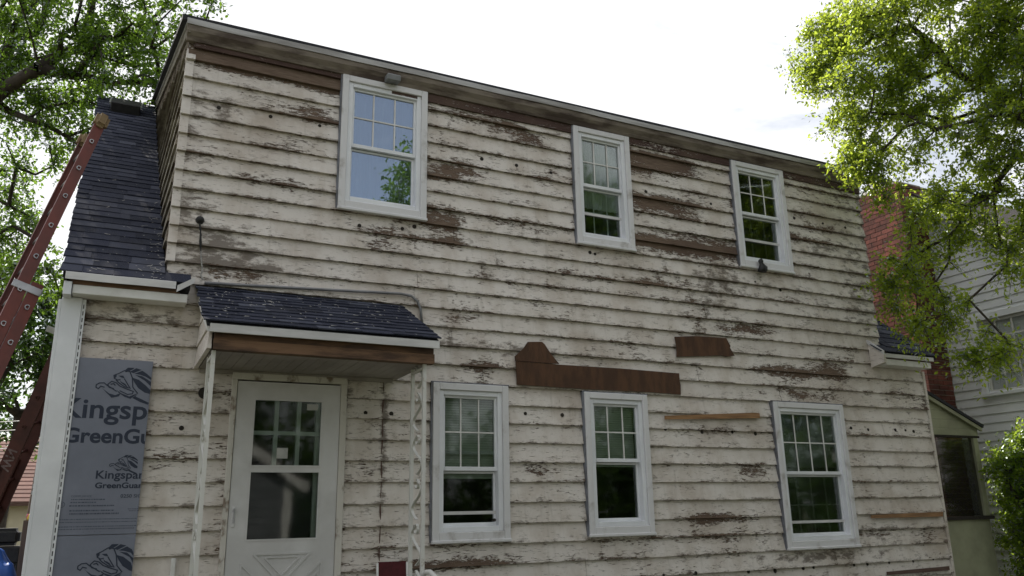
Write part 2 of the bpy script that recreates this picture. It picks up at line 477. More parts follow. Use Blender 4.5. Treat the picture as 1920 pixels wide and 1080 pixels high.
def put_text(key, x0, x1, zb, cap, y, clip=None):
    """fit lettering to x0..x1 on the baseline zb with the given cap height, cut off at x = clip"""
    v, f = TXT[key]
    xs = [q[0] for q in v]
    a, b = min(xs), max(xs)
    capf = 0.73
    me = mesh_of('print', [(x0 + (q[0] - a) / (b - a) * (x1 - x0), y, zb + q[1] / capf * cap) for q in v], f)
    if clip is not None:
        bm = bmesh.new(); bm.from_mesh(me)
        bmesh.ops.bisect_plane(bm, geom=bm.verts[:] + bm.edges[:] + bm.faces[:], plane_co=(clip, 0, 0), plane_no=(1, 0, 0), clear_outer=True)
        bm.to_mesh(me); bm.free()
    vs = [tuple(q.co) for q in me.vertices]
    fs = [tuple(q.vertices) for q in me.polygons]
    bpy.data.meshes.remove(me)
    return vs, fs


# ------------------------------------------------------------------ ground
ground = MB().add([(-400, -400, 0), (400, -400, 0), (400, 400, 0), (-400, 400, 0)], [(0, 1, 2, 3)]).build('ground', M['grass'])
tag(ground, kind='structure')

# ------------------------------------------------------------------ the house
SK = 0.031                                       # the house is not quite square: the left end leans in as it runs back
ROOF_Y0, ROOF_Z0, ROOF_M = -0.22, 3.33, 0.7925   # main roof: eave line and slope
RIDGE_Y = 4.6
DX0, DX1 = 0.29, 8.50                            # dormer wall ends
WX0, WX1 = -0.40, 9.20                           # ground-floor wall ends
EAVE_Z = 5.72


def roof_z(y):
    return ROOF_Z0 + ROOF_M * (y - ROOF_Y0)


def dorm_z(y):
    return EAVE_Z + 0.305 * (y + 0.12)


house = thing('house', 'weathered white clapboard house with peeling paint and dark shingled roof', 'house', (0, 0, 0))

WIN = {  # x0, x1, z0, z1 outer casing
    'w1': (1.648, 2.495, 4.215, 5.560), 'w2': (4.153, 4.872, 4.215, 5.550), 'w3': (6.330, 7.145, 4.225, 5.545),
    'w4': (2.578, 3.325, 1.305, 2.684), 'w5': (4.155, 4.900, 1.315, 2.672), 'w6': (6.600, 7.672, 1.110, 2.680)}
DOOR = (0.858, 1.800, 0.42, 2.676)
HOLES = [(a + 0.035, b - 0.035, c + 0.035, d - 0.035) for a, b, c, d in WIN.values()] + [(DOOR[0] + 0.03, DOOR[1] - 0.03, 0.3, DOOR[3] - 0.03)]

PEEL = [(0.70, 5.48, 0.5, 0.10, 0.62), (1.2, 5.50, 0.45, 0.10, 0.62), (1.55, 5.44, 0.2, 0.10, 0.6), (1.41, 5.14, 0.2, 0.065, 0.3), (1.47, 5.04, 0.2, 0.043, 0.35), (1.19, 4.72, 0.29, 0.052, 0.22), (1.11, 4.5, 0.38, 0.04, 0.22), (1.12, 4.37, 0.42, 0.04, 0.26), (2.21, 4.05, 0.31, 0.074, 0.3), (2.1, 3.93, 0.26, 0.051, 0.35), (2.68, 4.04, 0.22, 0.043, 0.26), (2.62, 4.74, 0.22, 0.079, 0.32), (2.9, 4.82, 0.23, 0.069, 0.32), (2.65, 4.26, 0.22, 0.12, 0.45), (2.79, 5.41, 0.35, 0.089, 0.3), (3.45, 5.39, 0.25, 0.091, 0.3), (3.6, 5.29, 0.19, 0.05, 0.38), (5.05, 5.33, 0.45, 0.133, 0.36), (5.42, 5.33, 0.47, 0.081, 0.36), (5.12, 4.83, 0.37, 0.097, 0.36), (5.52, 4.79, 0.39, 0.098, 0.4), (5.93, 4.37, 0.81, 0.09, 0.45), (5.26, 4.35, 0.45, 0.076, 0.4), (3.93, 4.82, 0.26, 0.091, 0.26), (3.73, 4.32, 0.51, 0.07, 0.26), (4.81, 3.87, 0.56, 0.047, 0.22), (7.77, 5.54, 0.58, 0.09, 0.36), (8.02, 5.36, 0.6, 0.075, 0.3), (7.66, 4.88, 0.38, 0.086, 0.3), (7.37, 4.69, 0.55, 0.057, 0.26), (6.37, 3.48, 0.49, 0.062, 0.36), (7.37, 3.05, 0.53, 0.077, 0.36), (6.71, 3.07, 0.41, 0.049, 0.26), (7.64, 3.13, 0.36, 0.064, 0.3), (7.08, 2.81, 0.69, 0.049, 0.42), (3.06, 2.85, 0.17, 0.041, 0.45), (5.63, 1.46, 0.42, 0.042, 0.4), (5.4, 1.25, 0.55, 0.041, 0.34), (2.9, 1.11, 0.47, 0.044, 0.45), (3.71, 1.93, 0.17, 0.04, 0.25), (6.01, 2.39, 0.45, 0.046, 0.3), (7.75, 1.77, 0.53, 0.048, 0.25), (6.41, 1.94, 0.31, 0.079, 0.2), (0.82, 3.53, 0.3, 0.083, 0.35), (2.96, 3.77, 0.52, 0.043, 0.2), (4.18, 3.19, 0.78, 0.038, 0.2), (5.36, 3.75, 0.75, 0.036, 0.2), (2.85, 3.29, 0.28, 0.042, 0.35), (2.06, 2.05, 0.14, 0.036, 0.2)]
MOLD = [(0.62, 3.83, 0.3, 0.07, 0.5), (0.72, 3.7, 0.43, 0.056, 0.5), (0.58, 4.98, 0.15, 0.112, 0.45), (0.44, 4.04, 0.12, 0.142, 0.4), (0.77, 3.57, 0.44, 0.065, 0.6), (4.25, 1.53, 0.08, 0.198, 0.6), (2.14, 2.28, 0.03, 0.657, 0.5), (3.26, 1.5, 0.05, 0.139, 0.3), (0.39, 4.71, 0.05, 0.602, 0.25), (5.95, 3.81, 0.23, 0.316, 0.3), (6.05, 4.07, 0.32, 0.128, 0.3), (1.01, 3.18, 0.44, 0.045, 0.2), (1.76, 2.59, 0.12, 0.069, 0.35), (0.69, 2.41, 0.1, 0.127, 0.3), (7.25, 3.94, 1.1, 0.27, 0.12), (8.27, 5.18, 0.3, 0.772, 0.2), (8.26, 4.04, 0.29, 0.428, 0.25), (0.09, 3.09, 0.51, 0.06, 0.35), (2.79, 3.08, 0.67, 0.051, 0.2), (7.62, 4.59, 0.56, 0.071, 0.35), (3.57, 3.04, 0.6, 0.063, 0.15), (7.82, 1.24, 0.7, 0.116, 0.3), (7.12, 1.01, 0.99, 0.044, 0.5)]
PLUG = [(0.58, 4.99), (1.02, 5.0), (1.46, 5.0), (3.09, 4.97), (3.48, 4.97), (3.88, 4.96), (1.86, 4.08), (2.27, 4.11), (2.39, 4.15), (4.32, 4.14), (4.38, 4.13), (5.08, 4.94), (5.52, 4.92), (5.99, 4.94), (7.29, 4.96), (7.77, 4.96), (8.16, 4.96), (6.54, 4.06), (6.94, 4.01), (0.51, 2.22), (1.97, 2.39), (2.2, 2.39), (3.52, 2.44), (3.92, 2.44), (5.14, 2.34), (5.61, 2.32), (6.02, 2.33), (6.34, 2.32), (7.8, 2.42), (8.08, 2.41), (8.55, 2.42), (8.73, 2.42), (8.87, 2.41), (6.07, 0.91), (6.43, 0.9), (6.83, 0.91), (6.98, 0.91), (7.59, 0.91), (7.8, 0.91), (8.15, 0.91), (8.55, 0.91), (8.9, 0.92), (3.26, 1.51), (3.18, 1.48), (5.37, 0.93), (4.98, 0.93)]
PA, MA = np.array(PEEL), np.array(MOLD)


def blob_sum(A, x, z):
    d = ((x[:, None] - A[None, :, 0]) / (A[None, :, 2] * 1.05)) ** 2 + ((z[:, None] - A[None, :, 1]) / (A[None, :, 3] * 1.05)) ** 2
    return np.minimum((np.exp(-d) * A[None, :, 4]).sum(1), 0.9)


ZR = [5.397, 5.226, 5.046, 4.869, 4.694, 4.532, 4.361, 4.198, 4.028, 3.869, 3.716, 3.557, 3.382, 3.208, 3.033, 2.858, 2.684, 2.509, 2.342, 2.164, 1.988, 1.81, 1.631, 1.451, 1.276, 1.101, 0.925, 0.75, 0.575, 0.40]


def wob(x, seed, f=1.0):
    r = np.random.RandomState(seed)
    o = np.zeros_like(x)
    for k, a in ((0.7, 1.0), (1.9, 0.6), (4.7, 0.35), (11.0, 0.2)):
        o += a * np.sin(x * k * f * (0.8 + 0.4 * r.rand()) + r.rand() * 6.28)
    return o / 1.4


def subtract(rect, holes):
    """rect minus axis-aligned holes, as rectangles (left, right, below, above)"""
    out = [rect]
    for h in holes:
        nxt = []
        for (a, b, c, d) in out:
            if h[0] >= b or h[1] <= a or h[2] >= d or h[3] <= c:
                nxt.append((a, b, c, d)); continue
            if h[0] > a: nxt.append((a, h[0], c, d))
            if h[1] < b: nxt.append((h[1], b, c, d))
            m0, m1 = max(a, h[0]), min(b, h[1])
            if h[2] > c: nxt.append((m0, m1, c, h[2]))
            if h[3] < d: nxt.append((m0, m1, h[3], d))
        out = nxt
    return [q for q in out if q[1] - q[0] > 0.012 and q[3] - q[2] > 0.012]


# sheathing behind the boards, with the window and door openings cut through it
sh = MB()
for rect in subtract((DX0, DX1, 3.40, 5.70), HOLES) + subtract((WX0, WX1, 0.0, 3.40), HOLES):
    sh.box(rect[0], rect[1], 0.0, 0.10, rect[2], rect[3])
front_wall = sh.build('front_wall', M['sheath'], house)


def siding_board(x0, x1, zb, zt, ztop_full, zbot_full, seed, parent, mat):
    n = max(3, int((x1 - x0) / 0.05) + 1)
    x = np.linspace(x0, x1, n)
    rs = np.random.RandomState(seed)
    warp = wob(x, seed + 1) * 0.004
    sag = wob(x, seed + 2, 1.0) * 0.0018
    chip = np.where(rs.rand(n) < 0.05, rs.rand(n) * 0.006, 0.0)
    H = ztop_full - zbot_full
    def yat(z): return -0.038 + 0.031 * np.clip((z - zbot_full) / H, 0, 1.2) - warp
    zbv = np.full(n, zb) + (sag + chip if abs(zb - zbot_full) < 1e-6 else 0)
    ztv = np.full(n, zt + (0.012 if abs(zt - ztop_full) < 1e-6 else 0))
    rows = [(np.full(n, -0.002), zbv + 0.001)]
    for fr in (0.0, 0.14, 0.5, 1.0):
        z = zbv + (ztv - zbv) * fr
        rows.append((yat(z), z))
    rows.append((np.full(n, -0.002), ztv))
    V = np.concatenate([np.stack([x, np.minimum(y, -0.004) if i not in (0, 5) else y, z], 1) for i, (y, z) in enumerate(rows)])
    F = []
    for r in range(5):
        a = r * n
        F += [(a + i, a + i + 1, a + n + i + 1, a + n + i) for i in range(n - 1)]
    F += [tuple(r * n for r in range(5, -1, -1)), tuple(r * n + n - 1 for r in range(6))]
    me = mesh_of('siding_board', V, F, mat)
    edge = np.concatenate([np.full(n, v) for v in (1.6, 1.15, 0.35, 0.05, 0.5, 0.5)])  # bottom lip weathers; top rows add painted shadow under the board above
    # ends of boards weather first
    endw = np.clip(1 - np.minimum(V[:, 0] - x0, x1 - V[:, 0]) / 0.09, 0, 1) * 0.12
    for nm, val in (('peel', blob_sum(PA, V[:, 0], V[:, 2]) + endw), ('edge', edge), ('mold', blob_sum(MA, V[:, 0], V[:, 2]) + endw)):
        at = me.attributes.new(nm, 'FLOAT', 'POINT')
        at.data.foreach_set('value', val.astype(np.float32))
    return link(bpy.data.objects.new('siding_board', me), parent)


seed = 100
for i, zb in enumerate(ZR):
    zt = 5.57 if i == 0 else ZR[i - 1]
    if zb > 3.3: xa, xb = DX0 + 0.004, DX1
    else: xa, xb = -0.27, WX1
    for (a, b, c, d) in subtract((xa, xb, zb, zt), HOLES):
        cuts = [a]
        if b - a > 3.0:                          # butt joints in the long runs
            k = int((b - a) / 3.2) + 1
            cuts += sorted(a + (b - a) * (j + RND.uniform(-0.25, 0.25)) / k for j in range(1, k))
        cuts.append(b)
        for j in range(len(cuts) - 1):
            seed += 7
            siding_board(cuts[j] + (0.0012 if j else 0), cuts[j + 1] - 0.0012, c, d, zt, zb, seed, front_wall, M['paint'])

# folded metal caps on the outside corner of the dormer
for i, zb in enumerate(ZR[:12]):
    zt = 5.50 if i == 0 else ZR[i - 1] - 0.006
    w = 0.058 + RND.uniform(-0.006, 0.008)
    MB().add([(DX0 - 0.012, -0.046, zb - 0.002), (DX0 + w, -0.046, zb - 0.002), (DX0 + w, -0.016, zt), (DX0 - 0.010, -0.014, zt),
              (DX0 - 0.012, 0.07, zb - 0.002), (DX0 + w, -0.002, zb), (DX0 + w, -0.002, zt), (DX0 - 0.008, 0.07, zt)],
             [(0, 1, 2, 3), (4, 0, 3, 7), (1, 5, 6, 2), (0, 4, 5, 1), (3, 2, 6, 7)]).build('corner_cap', M['paint'], front_wall)

# insulation plugs drilled in rows
plug_me = MB().tube([(0, -0.012, 0), (0, 0.01, 0)], [0.019, 0.019], 9).v
pm = MB(); pm.tube([(0, -0.006, 0), (0, 0.02, 0)], 0.0185, 9)
plug_mesh = mesh_of('plug', pm.v, pm.f, M['hole'])
for (x, z) in PLUG:
    zb = max([q for q in ZR if q <= z] or [0.3]); zi = ZR.index(zb); zt = ZR[zi - 1]
    fr = (z - zb) / (zt - zb)
    o = link(bpy.data.objects.new('plug', plug_mesh), front_wall)
    o.location = (x, -0.037 + 0.031 * fr, z)
    s_ = RND.uniform(0.75, 1.15)
    o.scale = (s_, 1, s_)

# old caulk seam beside the door
MB().tube([(2.125 + 0.004 * math.sin(k * 1.7), -0.027, 2.66 - k * 0.1) for k in range(18)], [0.0028 + 0.002 * (k % 3) for k in range(18)], 6).build('seam', M['brown'], front_wall)

# remaining outside walls
side = MB()
for sx, x in ((-1, WX0), (1, WX1)):
    def P(y, z): return (x + (-SK * y if sx < 0 else 0.0), y, z)
    poly = [P(0.0, 0), P(0.0, roof_z(0) - 0.06), P(RIDGE_Y, roof_z(RIDGE_Y) - 0.06), P(9.4, 3.45), P(9.4, 0)]
    side.prism(poly, (0.10 if sx < 0 else -0.10, 0, 0))
side.box(WX0 - SK * 9.4 + 0.02, WX1 - 0.02, 9.3, 9.4, 0, 3.45)
side_walls = side.build('side_wall', M['sheath'], house)
for k in range(19):                              # boards on the gable end towards the ladder
    z0 = 0.4 + k * 0.1745
    yb = 9.35 if z0 < 3.2 else None
    y1 = 9.3 if z0 < 3.2 else 9.0
    ys = 0.10 if z0 + 0.17 < roof_z(0.1) - 0.1 else (z0 + 0.17 - ROOF_Z0) / ROOF_M + ROOF_Y0 + 0.12
    MB().add([(WX0 - 0.03 - SK * ys, ys, z0), (WX0 - 0.03 - SK * y1, y1, z0), (WX0 - 0.006 - SK * y1, y1, z0 + 0.178), (WX0 - 0.006 - SK * ys, ys, z0 + 0.178),
              (WX0 - SK * ys, ys, z0), (WX0 - SK * y1, y1, z0)], [(0, 3, 2, 1), (0, 1, 5, 4)]).build('siding_board', M['cheek'], side_walls)

# dormer cheek with its own boards
def CH(y, z, o=0.0): return (DX0 - SK * y - o, y, z)
ch = MB().prism([CH(0.0, 3.30), CH(0.0, EAVE_Z - 0.02), CH(4.4, dorm_z(4.4) - 0.04), CH(4.4, roof_z(4.4) - 0.1)], (0.08, 0, 0))
ch2 = MB().prism([(DX1, 0.0, 3.30), (DX1, 0.0, EAVE_Z - 0.02), (DX1, 4.4, dorm_z(4.4) - 0.04), (DX1, 4.4, roof_z(4.4) - 0.1)], (-0.08, 0, 0))
cheek = ch.build('dormer_cheek', M['sheath'], house)
ch2.build('dormer_cheek', M['sheath'], house)
zz = [3.40 + 0.1745 * k for k in range(0, 22)]
for z0 in zz:
    z1 = z0 + 0.1745
    ye = min(4.3, (z0 - ROOF_Z0) / ROOF_M + ROOF_Y0 + 0.03)
    ys = 0.06 if z1 < EAVE_Z - 0.1 else (z1 - EAVE_Z + 0.1) / 0.305
    if ye - ys < 0.12: continue
    MB().add([CH(ys, z0, 0.026), CH(ye, z0, 0.026), CH(ye, z1 + 0.01, 0.005), CH(ys, z1 + 0.01, 0.005), CH(ys, z0), CH(ye, z0), CH(ye, z1 + .01), CH(ys, z1 + .01)],
             [(0, 3, 2, 1), (0, 1, 5, 4), (0, 4, 7, 3), (1, 2, 6, 5)]).build('siding_board', M['cheek'], cheek)

# ------------------------------------------------------------------ roofs and shingles
def shingle_mesh(expo, th=0.009):
    e = expo
    v = [(0, 0, 0.0), (1, 0, 0.0), (1, 0, th), (0, 0, th), (0, e * 1.25, -0.004), (1, e * 1.25, -0.004), (1, e * 1.25, 0.0005), (0, e * 1.25, 0.0005)]
    return mesh_of('shingle', v, [(0, 1, 2, 3), (3, 2, 6, 7), (0, 3, 7, 4), (1, 5, 6, 2), (0, 4, 5, 1), (4, 7, 6, 5)], M['shingle'])


def shingle_field(parent, origin, ang, rows, expo, xrange, skew=0.0, wmin=0.17, wmax=0.34, seed=1):
    r = random.Random(seed)
    me = shingle_mesh(expo)
    ca, sa = math.cos(ang), math.sin(ang)
    for i in range(rows):
        t = i * expo
        y, z = origin[1] + t * ca, origin[2] + t * sa
        xa, xb = xrange(i, y)
        x = xa + r.uniform(-0.02, 0.0)
        first = True
        while x < xb - 0.01:
            w = r.uniform(wmin, wmax) * (r.uniform(0.3, 1) if first else 1)
            first = False
            if xb - (x + w) < 0.07: w = xb - x
            o = link(bpy.data.objects.new('shingle', me), parent)
            o.location = (x, y - r.uniform(0, 0.006), z + r.uniform(0.0, 0.002))
            o.rotation_euler = (ang, r.uniform(-0.004, 0.004), r.uniform(-0.004, 0.004))
            o.scale = (w - 0.002, 1, r.uniform(0.8, 1.5))
            x += w
    return


ANG = math.atan(ROOF_M)
RL = MB()
def RP(x, y, dz=0.0): return (x - SK * (y - ROOF_Y0), y, roof_z(y) + dz)
RL.prism([RP(-0.42, ROOF_Y0 + 0.03, -0.012), RP(0.31, ROOF_Y0 + 0.03, -0.012), RP(0.31, RIDGE_Y, -0.012), RP(-0.42, RIDGE_Y, -0.012)], (0, 0, -0.05))
RL.box(0.31, 0.47, ROOF_Y0 + 0.03, -0.034, roof_z(ROOF_Y0 + 0.03) - 0.065, roof_z(ROOF_Y0 + 0.03) - 0.012)
RL.prism([(-0.42 - SK * 4.8, RIDGE_Y, roof_z(RIDGE_Y) - 0.012), (9.27, RIDGE_Y, roof_z(RIDGE_Y) - 0.012), (9.27, 9.7, 3.2), (-0.42 - SK * 4.8, 9.7, 3.2)], (0, 0, -0.06))
roof = RL.build('roof', M['shingle_dark'], house)
shingle_field(roof, (0, ROOF_Y0, ROOF_Z0), ANG, 43, 0.1425, lambda i, y: (-0.425 - SK * (y - ROOF_Y0), (0.475 if i < 1 else DX0 - 0.005 - SK * (y - ROOF_Y0))), seed=3)
RR = MB()
RR.prism([(8.50, ROOF_Y0 + 0.03, roof_z(ROOF_Y0 + .03) - 0.012), (9.27, ROOF_Y0 + 0.03, roof_z(ROOF_Y0 + .03) - 0.012), (9.27, RIDGE_Y, roof_z(RIDGE_Y) - 0.012), (8.50, RIDGE_Y, roof_z(RIDGE_Y) - 0.012)], (0, 0, -0.05))
roof_r = RR.build('roof', M['shingle_dark'], house)
shingle_field(roof_r, (0, ROOF_Y0, ROOF_Z0), ANG, 20, 0.1425, lambda i, y: ((8.24 if i < 1 else 8.505), 9.29), seed=5)

vent = MB().obb((-0.40, 3.98, roof_z(3.98) + 0.0), (0.35, 0, 0), Vector((0, math.cos(ANG), math.sin(ANG))) * 0.26, Vector((0, -math.sin(ANG), math.cos(ANG))) * 0.14).build('roof_vent', M['black'], roof, bevel=0.01)
MB().obb((-0.42, 3.95, roof_z(3.95) + 0.125), (0.39, 0, 0), Vector((0, math.cos(ANG), math.sin(ANG))) * 0.32, Vector((0, -math.sin(ANG), math.cos(ANG))) * 0.02).build('vent_hood', M['alu'], vent)

# dormer roof: slab, metal edge, moulding, frieze
DR = MB().prism([(0.215, -0.105, EAVE_Z + 0.005), (8.60, -0.105, EAVE_Z + 0.005), (8.60 , RIDGE_Y + 0.05, dorm_z(RIDGE_Y) + 0.03), (0.215 - SK * 4.7, RIDGE_Y + 0.05, dorm_z(RIDGE_Y) + 0.03)], (0, 0, 0.05))
dormer_roof = DR.build('dormer_roof', M['shingle_dark'], house)


def long_strip(name, x0, x1, prof, mat, parent, seed, amp=0.004, step=0.12, smooth=False):
    """extrude a y-z profile along x with a slight waviness"""
    n = max(3, int((x1 - x0) / step) + 1)
    x = np.linspace(x0, x1, n)
    w = wob(x, seed) * amp
    w2 = wob(x, seed + 9) * amp * 0.7
    k = len(prof)
    V = [(x[i], p[0] + w2[i], p[1] + w[i]) for i in range(n) for p in prof]
    F = [(i * k + j, (i + 1) * k + j, (i + 1) * k + (j + 1) % k, i * k + (j + 1) % k) for i in range(n - 1) for j in range(k)]
    F += [tuple(range(k)), tuple((n - 1) * k + j for j in range(k - 1, -1, -1))]
    me = mesh_of(name, V, F, mat, smooth)
    bm = bmesh.new(); bm.from_mesh(me); bmesh.ops.recalc_face_normals(bm, faces=bm.faces); bm.to_mesh(me); bm.free()
    return link(bpy.data.objects.new(name, me), parent)


for k, (a, b) in enumerate(((0.255, 2.12), (2.10, 5.35), (5.33, 8.52))):
    long_strip('drip_edge', a, b, [(-0.118 - k * 0.0015, 5.684), (-0.118 - k * 0.0015, 5.738), (-0.05, 5.779), (-0.05, 5.774), (-0.112 - k * 0.0015, 5.736), (-0.112 - k * 0.0015, 5.684)], M['drip_old'], dormer_roof, 40 + k, 0.006)
long_strip('crown_moulding', 0.262, 8.505, [(-0.108, 5.665), (-0.104, 5.632), (-0.075, 5.59), (-0.062, 5.556), (-0.03, 5.552), (-0.03, 5.70), (-0.108, 5.70)], M['mould'], dormer_roof, 51)
for k, (a, b) in enumerate(((0.335, 1.72), (2.13, 4.14), (4.885, 6.315), (7.16, 8.49))):
    long_strip('frieze_board', a, b, [(-0.048, 5.565 - (0.10 if k else 0.055)), (-0.046, 5.59), (-0.005, 5.59), (-0.005, 5.565 - (0.10 if k else 0.055))], M['paint_worn'], dormer_roof, 60 + k, 0.004)
MB().box(1.73, 2.12, -0.05, -0.01, 5.562, 5.60).build('trim_block', M['white'], dormer_roof, bevel=0.003)
# rake boards running back over the cheek
for z0, o, mt, hh in ((0.0, 0.035, 'drip', 0.05), (-0.10, 0.022, 'cheek', 0.095)):
    a, b = CH(-0.10, EAVE_Z - 0.01 + z0, o), CH(4.35, dorm_z(4.35) - 0.01 + z0, o)
    MB().obb(a, (0.02, 0, 0), Vector(b) - Vector(a), (0, 0, hh)).build('rake_board', M[mt], dormer_roof)

# left eave return
eave = MB().box(-0.345, 0.455, -0.200, -0.036, 3.176, 3.245).build('eave_box', M['white'], house, bevel=0.004)
MB().box(-0.36, 0.40, -0.178, -0.03, 3.2465, 3.262).box(-0.36, 0.375, -0.190, -0.17, 3.2465, 3.305).build('fascia_board', M['beam2'], eave)
long_strip('drip_edge', -0.400, 0.362, [(-0.236, 3.268), (-0.236, 3.322), (-0.16, 3.36), (-0.16, 3.356), (-0.231, 3.317), (-0.231, 3.268)], M['drip'], eave, 71, 0.006, 0.06)
MB().add([(0.368, -0.243, 3.246), (0.492, -0.225, 3.335), (0.497, -0.225, 3.385), (0.372, -0.243, 3.300), (0.372, -0.18, 3.318), (0.497, -0.16, 3.398)], [(0, 1, 2, 3), (3, 2, 5, 4)]).build('bent_flashing', M['drip'], eave)
MB().box(-0.405, -0.350, -0.215, 0.0, 3.16, 3.262).build('eave_end', M['vinyl'], eave, bevel=0.003)

# right eave return
eave_r = MB().box(8.33, 9.14, -0.205, -0.036, 3.176, 3.25).build('eave_box', M['white'], house, bevel=0.004)
MB().box(8.30, 9.17, -0.232, -0.21, 3.262, 3.31).build('drip_edge', M['drip'], eave_r, bevel=0.002)
MB().box(8.32, 9.15, -0.19, -0.03, 3.252, 3.29).build('fascia_board', M['brown'], eave_r)
MB().prism([(8.27, -0.235, 3.30), (8.27, -0.235, 3.20), (8.27, -0.034, 3.16), (8.27, -0.034, 3.47)], (0.035, 0, 0)).build('eave_end', M['paint'], eave_r)
MB().prism([(8.255, -0.25, 3.285), (8.255, -0.25, 3.335), (8.255, -0.03, 3.51), (8.255, -0.03, 3.46)], (0.02, 0, 0)).build('rake_board', M['drip'], eave_r)

# left corner: new white corner board with its perforated nailing flange
corner = MB().box(-0.410, -0.274, -0.085, -0.035, 0.06, 3.172).box(-0.432, -0.408, -0.085, 0.10, 0.06, 3.15).build('corner_board', M['vinyl'], house, bevel=0.004)
MB().box(-0.2735, -0.247, -0.073, -0.067, 0.06, 3.165).build('nailing_flange', M['vinyl'], corner)
sl = MB()
for k in range(58):
    z = 0.10 + k * 0.0525
    sl.box(-0.264, -0.2575, -0.0742, -0.071, z, z + 0.032)
tag(sl.build('slots', M['black'], corner), kind='stuff')
# right corner board
MB().box(WX1 - 0.02, WX1 + 0.025, -0.036, 0.10, 0.1, 3.17).build('corner_board', M['paint'], house, bevel=0.003)

# patches of bare felt and laths where boards are gone
def patch(name, poly, mat, y=-0.052, th=0.012):
    return MB().prism([(a, y, b) for a, b in poly], (0, th, 0)).build(name, mat, house)
patch('felt_patch', [(3.425, 2.705), (3.417, 2.93), (3.87, 2.925), (4.6, 2.93), (5.338, 2.922), (5.335, 2.85), (5.345, 2.80), (5.339, 2.699), (5.0, 2.705), (4.2, 2.70)], M['patch'])
patch('felt_patch', [(3.410, 2.932), (3.405, 2.975), (3.50, 3.06), (3.547, 3.125), (3.70, 3.138), (3.73, 3.115), (3.80, 3.02), (3.885, 2.932)], M['patch'], -0.057)
patch('felt_patch', [(5.317, 3.315), (5.60, 3.345), (6.02, 3.353), (6.07, 3.27), (6.06, 3.25), (6.115, 3.165), (6.0, 3.145), (5.93, 3.155), (5.326, 3.098), (5.335, 3.2)], M['patch'])
patch('lath', [(5.115, 2.470), (6.33, 2.545), (6.386, 2.54), (6.387, 2.488), (5.112, 2.432)], M['lath'], -0.060, 0.016)
patch('lath', [(7.92, 1.440), (9.139, 1.455), (9.125, 1.400), (7.913, 1.404)], M['lath'], -0.060, 0.016)
patch('lath', [(8.05, 0.82), (9.1, 0.835), (9.1, 0.79), (8.05, 0.785)], M['brown'], -0.060, 0.016)


# ------------------------------------------------------------------ windows
def ring(mb, x0, x1, z0, z1, w, y0, y1, wb=None, wt=None):
    wb = wb or w; wt = wt or w
    mb.box(x0, x0 + w, y0, y1, z0, z1); mb.box(x1 - w, x1, y0, y1, z0, z1)
    mb.box(x0 + w, x1 - w, y0 + 0.001, y1, z0, z0 + wb); mb.box(x0 + w, x1 - w, y0 + 0.001, y1, z1 - wt, z1)


